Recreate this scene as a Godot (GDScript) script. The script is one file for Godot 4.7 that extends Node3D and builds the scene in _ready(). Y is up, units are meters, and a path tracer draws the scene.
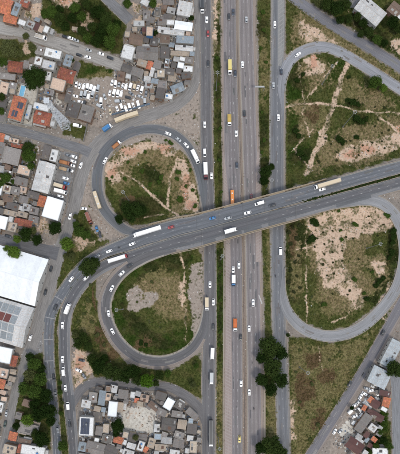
extends Node3D
# A motorway interchange seen from the air. Survey grid: one unit = 0.66 m, x to the right, y down the picture; the drone hovers over (200, 300).
const M := 0.66
const ALT := 300.0
const NX := 200.0
const NY := 300.0
const BRIGHT := 1.8          # picture value of a surface = reflectance x BRIGHT under this light
const GX0 := -60
const GY0 := -60
const GW := 520
const GH := 574

var rng := RandomNumberGenerator.new()
var used := {}
var mats := {}
var roads := []              # {id, pts:[Vector2], hw:[float], h:[float], node, lift, tan:[Vector2], sign}
var road_of := {}
var cover := PackedInt64Array()
var occ := PackedByteArray()
var ground_h := PackedFloat32Array()
var ground_img: Image
var grass_map := PackedByteArray()
const HSTEP := 2.0
var hx0 := 0.0
var hz0 := 0.0
var hnx := 0
var hnz := 0
var pending := []            # things waiting for a label that tells them from their look-alikes

# ---------------------------------------------------------------- basics
func W(x: float, y: float, h := 0.0) -> Vector3:
	var k := M * (1.0 - h / ALT)
	return Vector3((x - NX) * k, h, (y - NY) * k)

func lin(r: float, g: float, b: float) -> Color:      # reflectance (linear) of a surface that pictures as r, g, b
	var c := Color(r / 255.0, g / 255.0, b / 255.0).srgb_to_linear()
	return Color(c.r / BRIGHT, c.g / BRIGHT, c.b / BRIGHT)

func srgb(r: float, g: float, b: float) -> Color:
	return lin(r, g, b).linear_to_srgb()

func shade(c: Color, f: float) -> Color:              # another batch of the same material
	return Color(c.r * f, c.g * f, c.b * f)

func numbered(called: String) -> String:
	if not used.has(called):
		used[called] = 0
		return called
	used[called] += 1
	return "%s_%03d" % [called, used[called]]

func tag(o: Node, label: String, category: String, group := "", kind := "") -> void:
	if label: o.set_meta("label", label)
	if category: o.set_meta("category", category)
	if group: o.set_meta("group", group)
	if kind: o.set_meta("kind", kind)

func later(o: Node, base: String, order: String, key: float, group := "") -> void:
	pending.append({"o": o, "base": base, "order": order, "key": key})
	if group: o.set_meta("group", group)

const ORD := ["", "second", "third", "fourth", "fifth", "sixth", "seventh", "eighth", "ninth", "tenth", "eleventh", "twelfth", "thirteenth", "fourteenth", "fifteenth", "sixteenth", "seventeenth", "eighteenth", "nineteenth", "twentieth"]
const FIRST := {"from the left edge": "leftmost", "from the right edge": "rightmost", "from the top edge": "topmost", "from the motorway": "nearest the motorway"}
const TENS := {20: "twenty", 30: "thirty", 40: "forty", 50: "fifty"}
func ordinal(i: int) -> String:
	if i < 20: return ORD[i]
	var n := i + 1
	var t := int(n / 10.0) * 10
	if n % 10 == 0: return {30: "thirtieth", 40: "fortieth", 50: "fiftieth"}[t]
	return TENS[t] + "-" + (["", "first", "second", "third", "fourth", "fifth", "sixth", "seventh", "eighth", "ninth"][n % 10])

func label_all() -> void:
	var sets := {}
	for p in pending:
		var k: String = p.base + "|" + p.order
		if not sets.has(k): sets[k] = []
		sets[k].append(p)
	for k in sets:
		var a: Array = sets[k]
		a.sort_custom(func(p, q): return p.key < q.key)
		for i in a.size():
			var p = a[i]
			if a.size() == 1:
				p.o.set_meta("label", p.base)
			elif i == 0:
				p.o.set_meta("label", "%s, %s" % [p.base.trim_suffix(","), FIRST[p.order]])
			else:
				p.o.set_meta("label", "%s, %s %s" % [p.base.trim_suffix(","), ordinal(i), p.order.replace("the left edge", "left").replace("the top edge", "top").replace("the right edge", "right")])

func mat(key: String, col: Color, rough := 0.85, metal := 0.0, tex: Texture2D = null, tri := 0.0) -> StandardMaterial3D:
	if mats.has(key): return mats[key]
	var m := StandardMaterial3D.new()
	m.albedo_color = col
	m.roughness = rough
	m.metallic = metal
	if tex: m.albedo_texture = tex
	if tri > 0.0:
		m.uv1_triplanar = true
		m.uv1_world_triplanar = true
		m.uv1_scale = Vector3.ONE * tri
	mats[key] = m
	return m

func vmat(key: String, rough := 0.9, tex: Texture2D = null) -> StandardMaterial3D:
	var m := mat(key, Color.WHITE, rough, 0.0, tex)
	m.vertex_color_use_as_albedo = true
	return m

func new_st() -> SurfaceTool:
	var st := SurfaceTool.new()
	st.begin(Mesh.PRIMITIVE_TRIANGLES)
	return st

func quad(st: SurfaceTool, a: Vector3, b: Vector3, c: Vector3, d: Vector3, col := Color.WHITE, uv := Rect2(0, 0, 1, 1)) -> void:
	# a b c d run clockwise seen from the front
	var n := (c - a).cross(b - a).normalized()
	if n.length() < 0.5: n = (d - a).cross(c - a).normalized()
	var us := [uv.position, Vector2(uv.end.x, uv.position.y), uv.end, Vector2(uv.position.x, uv.end.y)]
	var vs := [a, b, c, d]
	for i in [0, 1, 2, 0, 2, 3]:
		st.set_normal(n)
		st.set_color(col)
		st.set_uv(us[i])
		st.add_vertex(vs[i])

func tri(st: SurfaceTool, a: Vector3, b: Vector3, c: Vector3, col := Color.WHITE) -> void:
	var n := (c - a).cross(b - a).normalized()
	for v in [a, b, c]:
		st.set_normal(n)
		st.set_color(col)
		st.set_uv(Vector2(v.x, v.z) * 0.2)
		st.add_vertex(v)

func box(st: SurfaceTool, lo: Vector3, hi: Vector3, col := Color.WHITE, bottom := true) -> void:
	var s := hi - lo
	var p := func(x, y, z): return Vector3(hi.x if x else lo.x, hi.y if y else lo.y, hi.z if z else lo.z)
	quad(st, p.call(0, 1, 0), p.call(1, 1, 0), p.call(1, 1, 1), p.call(0, 1, 1), col, Rect2(0, 0, s.x, s.z))
	quad(st, p.call(0, 1, 1), p.call(1, 1, 1), p.call(1, 0, 1), p.call(0, 0, 1), col, Rect2(0, 0, s.x, s.y))
	quad(st, p.call(1, 1, 0), p.call(0, 1, 0), p.call(0, 0, 0), p.call(1, 0, 0), col, Rect2(0, 0, s.x, s.y))
	quad(st, p.call(1, 1, 1), p.call(1, 1, 0), p.call(1, 0, 0), p.call(1, 0, 1), col, Rect2(0, 0, s.z, s.y))
	quad(st, p.call(0, 1, 0), p.call(0, 1, 1), p.call(0, 0, 1), p.call(0, 0, 0), col, Rect2(0, 0, s.z, s.y))
	if bottom: quad(st, p.call(0, 0, 1), p.call(1, 0, 1), p.call(1, 0, 0), p.call(0, 0, 0), col, Rect2(0, 0, s.x, s.z))

func tube(st: SurfaceTool, a: Vector3, b: Vector3, ra: float, rb: float, n := 8, col := Color.WHITE, caps := true) -> void:
	var ax := (b - a).normalized()
	var u := ax.cross(Vector3.UP if absf(ax.y) < 0.9 else Vector3.RIGHT).normalized()
	var v := ax.cross(u)
	for i in n:
		var t0 := TAU * i / n
		var t1 := TAU * (i + 1) / n
		var d0 := u * cos(t0) + v * sin(t0)
		var d1 := u * cos(t1) + v * sin(t1)
		quad(st, b + d1 * rb, b + d0 * rb, a + d0 * ra, a + d1 * ra, col)
		if caps:
			tri(st, b, b + d0 * rb, b + d1 * rb, col)
			tri(st, a, a + d1 * ra, a + d0 * ra, col)

func put(st: SurfaceTool, called: String, m: Material, parent: Node = self) -> MeshInstance3D:
	var o := MeshInstance3D.new()
	o.mesh = st.commit()
	o.material_override = m
	o.name = numbered(called) if parent == self else called
	parent.add_child(o, true)
	return o

func part(mesh: Mesh, called: String, m: Material, parent: Node) -> MeshInstance3D:
	var o := MeshInstance3D.new()
	o.mesh = mesh
	o.material_override = m
	o.name = called
	parent.add_child(o, true)
	return o

func thing(called: String, at: Vector3, turn := 0.0) -> Node3D:
	var o := Node3D.new()
	o.name = numbered(called)
	add_child(o)
	o.position = at
	o.rotation.y = turn
	return o

# ---------------------------------------------------------------- computed textures
func noise(seed_: int, freq: float, octaves := 4, kind := FastNoiseLite.TYPE_SIMPLEX_SMOOTH) -> FastNoiseLite:
	var n := FastNoiseLite.new()
	n.seed = seed_
	n.frequency = freq
	n.noise_type = kind
	n.fractal_octaves = octaves
	return n

func mottle(size: int, seed_: int, f1: float, f2: float, lo: float, hi: float, stretch := 1) -> ImageTexture:
	# grain and blotches, optionally drawn out along v (tyre wear, run-off)
	var a := noise(seed_, f1, 3).get_seamless_image(size, maxi(8, int(size / float(stretch))))
	var b := noise(seed_ + 7, f2, 4).get_seamless_image(size, size)
	a.resize(size, size, Image.INTERPOLATE_BILINEAR)
	var da := a.get_data()
	var db := b.get_data()
	var out := PackedByteArray()
	out.resize(size * size * 3)
	for i in size * size:
		var v := lo + (hi - lo) * (0.55 * da[i] + 0.45 * db[i]) / 255.0
		var q := int(clampf(v, 0.0, 1.0) * 255.0)
		out[i * 3] = q
		out[i * 3 + 1] = q
		out[i * 3 + 2] = q
	var img := Image.create_from_data(size, size, false, Image.FORMAT_RGB8, out)
	img.generate_mipmaps()
	return ImageTexture.create_from_image(img)

func sheet_texture() -> ImageTexture:
	# corrugated sheeting, 8 m across: fine ribs, lapped rows, rust and lichen blotches
	var size := 512
	var b := noise(31, 0.012, 5).get_seamless_image(size, size).get_data()
	var c := noise(37, 0.06, 3).get_seamless_image(size, size).get_data()
	var out := PackedByteArray()
	out.resize(size * size * 3)
	for y in size:
		for x in size:
			var i := y * size + x
			var v := 0.86 + 0.05 * sin(TAU * x / 12.8)
			v *= 0.88 + 0.18 * b[i] / 255.0
			v *= 0.86 + 0.2 * c[i] / 255.0
			var rust := clampf((b[(i + 90000) % (size * size)] / 255.0 - 0.62) * 3.0, 0.0, 1.0) * c[i] / 255.0
			if y % 128 < 3: v *= 0.82
			out[i * 3] = int(clampf(v, 0, 1) * 255)
			out[i * 3 + 1] = int(clampf(v * (1.0 - 0.22 * rust), 0, 1) * 255)
			out[i * 3 + 2] = int(clampf(v * (1.0 - 0.38 * rust), 0, 1) * 255)
	var img := Image.create_from_data(size, size, false, Image.FORMAT_RGB8, out)
	img.generate_mipmaps()
	return ImageTexture.create_from_image(img)

func tile_texture() -> ImageTexture:
	# clay tile roofing, 4 m across: courses, single tiles fired lighter and darker
	var size := 256
	var r := RandomNumberGenerator.new()
	r.seed = 5
	var img := Image.create(size, size, false, Image.FORMAT_RGB8)
	for ty in 10:
		for tx in 16:
			var v := r.randf_range(0.74, 1.0)
			var c := Color(v, v * r.randf_range(0.86, 1.0), v * r.randf_range(0.8, 1.0))
			img.fill_rect(Rect2i(tx * 16, int(ty * 25.6), 16, 26), c)
			img.fill_rect(Rect2i(tx * 16, int(ty * 25.6), 2, 26), c * 0.86)
			img.fill_rect(Rect2i(tx * 16, int(ty * 25.6), 16, 3), c * 0.75)
	img.generate_mipmaps()
	return ImageTexture.create_from_image(img)

# ---------------------------------------------------------------- roads
func deck_h(x: float) -> float:      # height of the flyover along its length
	if x < 75.0: return 0.0
	if x < 198.0: return 6.4 * smoothstep(75.0, 198.0, x)
	if x < 295.0: return 6.4
	return 6.4 * (1.0 - smoothstep(295.0, 500.0, x))

func add_road(id: String, lift: float, flow: float, raw: Array, use_deck := false) -> void:
	# raw: [x, y, width, height]; a smooth curve is laid through it
	var pts := []
	var hw := []
	var hh := []
	for i in raw.size() - 1:
		var p := []
		for k in [-1, 0, 1, 2]:
			p.append(raw[clampi(i + k, 0, raw.size() - 1)])
		var v: Array = p.map(func(q): return Vector2(q[0], q[1]))
		var n := maxi(2, int(v[1].distance_to(v[2]) / 2.2))
		for j in n + (1 if i == raw.size() - 2 else 0):
			var t := j / float(n)
			var q: Vector2 = v[1].cubic_interpolate(v[2], v[0], v[3], t)
			pts.append(q)
			hw.append(lerpf(p[1][2], p[2][2], t) * 0.5)
			if use_deck: hh.append(deck_h(q.x))
			else: hh.append(lerpf(p[1][3] if p[1].size() > 3 else 0.0, p[2][3] if p[2].size() > 3 else 0.0, t))
	var tn := []
	for i in pts.size():
		tn.append((pts[mini(i + 1, pts.size() - 1)] - pts[maxi(i - 1, 0)]).normalized())
	var r := {"id": id, "pts": pts, "hw": hw, "h": hh, "lift": lift, "tan": tn, "flow": flow, "bit": 1 << roads.size()}
	roads.append(r)
	road_of[id] = r
	for i in pts.size():
		splat_cover(pts[i], hw[i] - 0.4, r.bit)

func splat_cover(c: Vector2, rad: float, bit: int) -> void:
	for y in range(int(c.y - rad), int(c.y + rad) + 1):
		for x in range(int(c.x - rad), int(c.x + rad) + 1):
			if Vector2(x + 0.5, y + 0.5).distance_to(c) <= rad:
				var gx := x - GX0
				var gy := y - GY0
				if gx >= 0 and gy >= 0 and gx < GW and gy < GH: cover[gy * GW + gx] |= bit

func covered(p: Vector2, bit := 0) -> bool:
	var gx := int(floor(p.x)) - GX0
	var gy := int(floor(p.y)) - GY0
	if gx < 0 or gy < 0 or gx >= GW or gy >= GH: return false
	return (cover[gy * GW + gx] & ~bit) != 0

func at_road(r: Dictionary, i: int, off: float, up: float) -> Vector3:   # off: units to the right of the line
	var t: Vector2 = r.tan[i]
	var q: Vector2 = r.pts[i] + Vector2(-t.y, t.x) * off
	return W(q.x, q.y, r.h[i] + up)

func ribbon(st: SurfaceTool, r: Dictionary, i0: int, i1: int, a: Callable, b: Callable, up: float, col: Color, v0 := 0.0) -> void:
	# flat strip between offsets a(i) and b(i)
	var v := v0
	for i in range(i0, i1):
		var p0 := at_road(r, i, a.call(i), up)
		var p1 := at_road(r, i, b.call(i), up)
		var q0 := at_road(r, i + 1, a.call(i + 1), up)
		var q1 := at_road(r, i + 1, b.call(i + 1), up)
		var dv := p0.distance_to(q0) / 40.0
		var us := [Vector2(a.call(i) / 16.0, v), Vector2(b.call(i) / 16.0, v), Vector2(b.call(i + 1) / 16.0, v + dv), Vector2(a.call(i + 1) / 16.0, v + dv)]
		var vs := [p0, p1, q1, q0]
		for k in [0, 2, 1, 0, 3, 2]:
			st.set_normal(Vector3.UP)
			st.set_color(col)
			st.set_uv(us[k])
			st.add_vertex(vs[k])
		v += dv

func wall_strip(st: SurfaceTool, r: Dictionary, i0: int, i1: int, off: Callable, half: float, y0: float, y1: float, col: Color) -> void:
	# a low wall or kerb that follows the road
	for i in range(i0, i1):
		var lo := []
		var hi := []
		for k in [i, i + 1]:
			var c: float = off.call(k)
			lo.append([at_road(r, k, c - half, y0), at_road(r, k, c + half, y0)])
			hi.append([at_road(r, k, c - half, y1), at_road(r, k, c + half, y1)])
		quad(st, hi[1][0], hi[1][1], hi[0][1], hi[0][0], col)
		quad(st, hi[0][0], lo[0][0], lo[1][0], hi[1][0], col)
		quad(st, hi[1][1], lo[1][1], lo[0][1], hi[0][1], col)
		if i == i0: quad(st, hi[0][1], lo[0][1], lo[0][0], hi[0][0], col)
		if i == i1 - 1: quad(st, hi[1][0], lo[1][0], lo[1][1], hi[1][1], col)

func runs(r: Dictionary, off: Callable) -> Array:      # stretches whose edge is not on another road
	var out := []
	var start := -1
	for i in r.pts.size():
		var t: Vector2 = r.tan[i]
		var q: Vector2 = r.pts[i] + Vector2(-t.y, t.x) * off.call(i)
		if not covered(q, r.bit):
			if start < 0: start = i
		else:
			if start >= 0 and i - 1 > start: out.append([start, i - 1])
			start = -1
	if start >= 0 and r.pts.size() - 1 > start: out.append([start, r.pts.size() - 1])
	return out

func build_road(id: String, label: String, tone: Color, opt := {}) -> void:
	var r: Dictionary = road_of[id]
	var n: int = r.pts.size() - 1
	var st := new_st()
	# tyre-polished and oil-stained bands run along each lane
	var bands: Array = opt.get("bands", [])
	var cols := 28 if bands.size() else 2
	var tones := []
	for k in cols + 1:
		var u := -1.0 + 2.0 * k / cols
		var f := 1.0 if bands.is_empty() else 1.1
		for bd in bands: f -= bd[2] * exp(-pow((u - bd[0]) / bd[1], 2.0))
		tones.append(shade(tone, f))
	for k in cols:
		var u0 := -1.0 + 2.0 * k / cols
		var u1 := -1.0 + 2.0 * (k + 1) / cols
		var v := 0.0
		for i in n:
			var p0 := at_road(r, i, u0 * r.hw[i], r.lift)
			var p1 := at_road(r, i, u1 * r.hw[i], r.lift)
			var q0 := at_road(r, i + 1, u0 * r.hw[i + 1], r.lift)
			var q1 := at_road(r, i + 1, u1 * r.hw[i + 1], r.lift)
			var dv: float = r.pts[i].distance_to(r.pts[i + 1]) * M / 40.0
			var vs := [p0, p1, q1, q0]
			var us := [Vector2(u0 * r.hw[i] / 16.0, v), Vector2(u1 * r.hw[i] / 16.0, v), Vector2(u1 * r.hw[i + 1] / 16.0, v + dv), Vector2(u0 * r.hw[i + 1] / 16.0, v + dv)]
			var mix := func(c: Color, at: int) -> Color:      # the surfacing changes over where the ramp leaves the other road
				if not opt.has("joins"): return c
				var e: Color = shade(opt.joins[0] if at < n / 2 else opt.joins[1], c.r / tone.r)
				return e.lerp(c, clampf(mini(at, n - at) / 26.0, 0.0, 1.0))
			var cs := [mix.call(tones[k], i), mix.call(tones[k + 1], i), mix.call(tones[k + 1], i + 1), mix.call(tones[k], i + 1)]
			for m in [0, 2, 1, 0, 3, 2]:
				st.set_normal(Vector3.UP)
				st.set_color(cs[m])
				st.set_uv(us[m])
				st.add_vertex(vs[m])
			v += dv
	# the sides of the road bed
	for s in [-1.0, 1.0]:
		for i in n:
			var a := at_road(r, i, s * r.hw[i], r.lift)
			var b := at_road(r, i + 1, s * r.hw[i + 1], r.lift)
			var d := Vector3(0, -0.5, 0)
			if s > 0: quad(st, b, b + d, a + d, a, tone)
			else: quad(st, a, a + d, b + d, b, tone)
	var o := put(st, opt.get("name", "road"), mats.asphalt if opt.get("name", "road") != "street" else mats.street)
	tag(o, label, "", "", "structure")
	r.node = o
	# shoulders: [side, width, colour]
	for s in opt.get("shoulder", []):
		var sst := new_st()
		var f := func(i): return s[0] * r.hw[i]
		var g := func(i): return s[0] * (r.hw[i] - s[1])
		for run in runs(r, g):
			if s[0] > 0: ribbon(sst, r, run[0], run[1], g, f, r.lift + 0.012, s[2])
			else: ribbon(sst, r, run[0], run[1], f, g, r.lift + 0.012, s[2])
		put(sst, "shoulder", mats.asphalt, o)
	if opt.get("kerb", true):
		var k := new_st()
		for s in [-1.0, 1.0]:
			var f := func(i): return s * (r.hw[i] + 0.3)
			for run in runs(r, f):
				wall_strip(k, r, run[0], run[1], f, 0.34, r.lift - 0.45, r.lift + 0.13, opt.get("kerb_col", lin(172, 160, 148)))
		put(k, "kerb", mats.concrete, o)
	var paint := new_st()
	var any := false
	var wht := lin(205, 205, 205)
	for e in opt.get("edge", []):            # [offset fraction, ]
		var f := func(i): return e * r.hw[i] - 0.11
		var g := func(i): return e * r.hw[i] + 0.11
		for run in runs(r, f):
			ribbon(paint, r, run[0], run[1], f, g, r.lift + 0.02, lin(172, 170, 168))
			any = true
	for e in opt.get("dash", []):
		var skip := 0
		for i in n:
			var f := func(k): return e * r.hw[k] - 0.15
			var g := func(k): return e * r.hw[k] + 0.15
			var t: Vector2 = r.tan[i]
			if (i + int(e * 40.0)) % 4 == 0 and i + 1 <= n and not covered(r.pts[i] + Vector2(-t.y, t.x) * e * r.hw[i], r.bit):
				ribbon(paint, r, i, i + 1, f, g, r.lift + 0.02, wht)
				any = true
	if any: put(paint, "lane_marking", mats.paint, o)

func hatch(rd: String, x0: Callable, x1: Callable, y0: float, y1: float, step: float, rise: float, base: Color, stripe: Color) -> void:
	# a painted no-go zone: a tinted sheet and slanting bars
	var o: Node = road_of[rd].node
	var up := 0.075
	var st := new_st()
	var y := y0
	while y < y1:
		var y2 := minf(y + 4.0, y1)
		quad(st, W(x0.call(y), y, up), W(x1.call(y), y, up), W(x1.call(y2), y2, up), W(x0.call(y2), y2, up), base, Rect2(0, y * 0.02, 0.4, 0.08))
		y = y2
	put(st, "hatched_shoulder", mats.asphalt, o)
	var sp := new_st()
	y = y0
	var e := Vector3(0, 0.012, 0)
	while y < y1 - 1.0:
		var a := Vector2(x0.call(y) + 0.4, y)
		var b := Vector2(x1.call(y + rise) - 0.4, y + rise)
		quad(sp, W(a.x, a.y, up) + e, W(b.x, b.y, up) + e, W(b.x, b.y + 1.0, up) + e, W(a.x, a.y + 1.0, up) + e, stripe)
		y += step
	put(sp, "hatch_marking", mats.paint, o)

func lay_roads() -> void:
	cover.resize(GW * GH)
	var l := 0.05
	add_road("A", l, 1, [[203, -80, 11], [205.5, 0, 11], [206, 90, 11], [206.3, 140, 11.5], [208, 190, 12], [209.5, 230, 12], [210, 280, 12], [210, 330, 12.5], [208.5, 380, 13.5], [208.5, 454, 13.5], [208.5, 530, 13.5]])
	add_road("B", l, 1, [[226.5, -80, 14.5], [228.5, 0, 14.5], [228.8, 50, 15], [230.5, 140, 17], [233, 230, 17], [233.3, 320, 17.5], [233.2, 400, 18.5], [233.2, 530, 18.5]])
	add_road("C", l, -1, [[245, -80, 17], [247, 0, 17], [247.5, 50, 17], [250.5, 140, 17], [253, 230, 16.5], [254.5, 320, 16.5], [255.2, 400, 16], [255.2, 530, 16]])
	add_road("D", l, -1, [[276, -80, 13.5], [278, 0, 13.5], [277.8, 50, 13.5], [277, 100, 14.5], [277, 140, 15], [277.3, 230, 14.5], [279, 320, 14], [282.5, 400, 13.5], [284, 454, 13.5], [285, 530, 13.5]])
	add_road("N", l + 0.02, 1, [[520, 135, 12.2], [450, 153.6, 12.2], [400, 166.8, 12.2], [350, 180.4, 12.6], [300, 194.8, 13.4], [247, 209.3, 14], [195, 223.2, 15], [180, 226.3, 16], [160, 232, 17.5], [145, 236, 17], [130, 242.6, 14], [115, 248, 11.5], [105, 252, 10.5], [95, 257.5, 10.5], [85, 264.5, 10.5], [76, 273.5, 10.5], [68, 284, 10.5], [60, 296, 10.5], [54, 307, 10.5], [50, 318, 10.5], [48.5, 330, 10.5], [48.5, 345, 10.5], [49.5, 368, 10.5], [52, 390, 9.5], [54.5, 415, 9], [56, 435, 9], [57, 454, 9], [60, 530, 9]], true)
	add_road("S", l + 0.036, -1, [[520, 152, 12.2], [450, 170, 12.2], [400, 183.4, 12.2], [350, 197.2, 12.6], [300, 210.7, 13.6], [247, 224.8, 14.5], [195, 239.4, 15], [180, 243, 15], [160, 248.5, 14], [140, 254.5, 12], [125, 258.8, 11], [112, 263, 11], [100, 269, 11.5], [90, 276, 12], [81, 285, 12.5], [73.5, 296, 12.5], [68, 308, 12], [65, 320, 11.5], [64.4, 340, 11.5], [65.5, 370, 11], [69, 400, 11.5], [72, 430, 10.5], [74, 454, 9.5], [78, 530, 9]], true)
	add_road("UL", l + 0.052, -1, [[203.4, 216, 0.6], [203.2, 204, 5], [202.8, 190, 9.5], [199.7, 172, 11], [194, 157, 11], [186, 144.5, 11], [174, 134.5, 11], [160, 129.8, 11], [146, 129, 11], [131, 132.5, 11], [117, 140.5, 11], [106, 151.5, 11.5], [99, 165, 12], [97, 180, 12.5], [98.5, 195, 12.5, 0.3], [104, 209, 12, 0.9], [113.5, 220.5, 12, deck_h(114)], [125, 229.5, 11, deck_h(125)], [138, 232.5, 7, deck_h(138)], [148, 229.8, 4, deck_h(148)], [160, 225.6, 0.6, deck_h(160)]])
	add_road("LL", l + 0.068, -1, [[180, 249.6, 0.6, deck_h(180)], [166, 252.4, 5, deck_h(166)], [152, 255.4, 9, deck_h(152)], [140, 260, 11, deck_h(140)], [128, 267, 11.5, deck_h(128) - 0.05], [117, 277, 12, 1.3], [109, 289.5, 12.5, 0.5], [105, 302, 13, 0], [105.3, 315, 13], [109.5, 328, 13], [117, 341, 13], [127, 351.5, 13], [139, 359, 13], [153, 362.2, 13], [167, 361.5, 12.5], [181, 356.5, 12], [192.5, 348.5, 12], [200.5, 337, 11.5], [204.6, 324, 9.5], [205.4, 310, 6], [204.2, 292, 0.6]])
	add_road("R1", l, 1, [[240, -45, 10], [270, -20, 10], [300, 2.5, 10], [320, 17, 10], [344, 32.2, 10], [368, 46.7, 10], [400, 67, 10], [470, 112, 10]])
	add_road("R2", l + 0.02, 1, [[284, 124, 0.6], [282.6, 104, 4], [281.6, 88, 7.5], [284, 73, 9.5], [290, 61, 10], [300, 52.5, 10], [313, 47.5, 10], [326, 47.3, 10], [340, 52, 10], [355, 60.5, 10], [372, 71, 10], [390, 82.5, 10], [410, 95, 10], [470, 132, 10]])
	add_road("R3", l + 0.052, 1, [[318, 212, 0.6, deck_h(318)], [336, 206.4, 4, deck_h(336)], [351, 202.4, 8, deck_h(351)], [364, 200, 10, deck_h(364)], [377, 201.5, 10.5, deck_h(377)], [388.5, 208, 10.5, 4.1], [398, 220, 10.5, 3.4], [403, 236, 10.5, 2.7], [404.5, 254, 10.5, 1.9], [402, 272, 10.5, 1.2], [396, 289, 10.5, 0.6], [386, 304, 10.5, 0.2], [374, 317, 10.5, 0], [360, 328, 10.5], [342, 335, 10.5], [325, 336, 10.5], [310, 332, 10.5], [298, 324.5, 10.5], [288.5, 313, 10], [284, 301, 8.5], [282.8, 286, 4.5], [284.3, 266, 0.6]])
	add_road("R4", l, 1, [[262, 535, 11], [290, 489, 11], [312, 454, 11], [338, 412.5, 11], [362, 374, 11], [387, 331, 11], [401, 306, 11], [440, 236, 11]])
	add_road("R5", l, 1, [[394, 372, 9], [397, 392, 11], [398, 420, 12], [398.5, 470, 12], [399, 530, 12]])
	add_road("L4", l - 0.016, 1, [[196, -80, 6], [197, 0, 6], [197.5, 50, 6], [196.5, 76, 8], [190, 92, 11], [177, 104, 12], [160, 112, 12], [140, 118, 12], [123, 126, 12], [108, 136, 13], [96, 147, 14], [87, 161, 13], [81, 178, 13], [76, 198, 13], [71, 218, 12], [64, 240, 13], [57, 260, 13.5], [49.5, 285, 13], [42, 312, 13], [35, 335, 12], [27, 357, 11], [19.5, 378, 9], [12.5, 405, 9], [7, 432, 9], [1, 460, 9], [-10, 530, 9]])
	add_road("L1", l, 1, [[-70, 16, 12], [0, 28, 12], [20, 31, 11.5], [40, 38, 11], [60, 44, 12], [80, 51, 13], [100, 57.5, 13], [122, 65.5, 12]])
	add_road("L2", l, 1, [[60, -46, 9], [95, -12, 9], [105, -3, 9.5], [113, 5, 10], [122, 13, 10.5], [130, 20.5, 11]])
	add_road("L3", l, 1, [[-70, 113, 9], [0, 127, 9], [20, 131.5, 9], [40, 136.6, 9], [60, 142.5, 9], [80, 148.5, 9.5], [90, 153, 10]])
	add_road("L5", l, 1, [[-70, 222, 9], [0, 238.5, 9], [20, 243.5, 10], [38, 248.5, 11], [58, 254, 14]])
	add_road("L6", l - 0.02, 1, [[70, 408, 8], [75, 399, 9], [81, 390, 9], [91, 383.5, 8.5], [105, 381, 8], [120, 382.5, 8], [138, 386.5, 8], [154, 386.5, 8], [168, 387, 8.5], [182, 393.5, 9], [194, 402.5, 9.5], [203, 415, 10], [206, 424, 8]])

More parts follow.
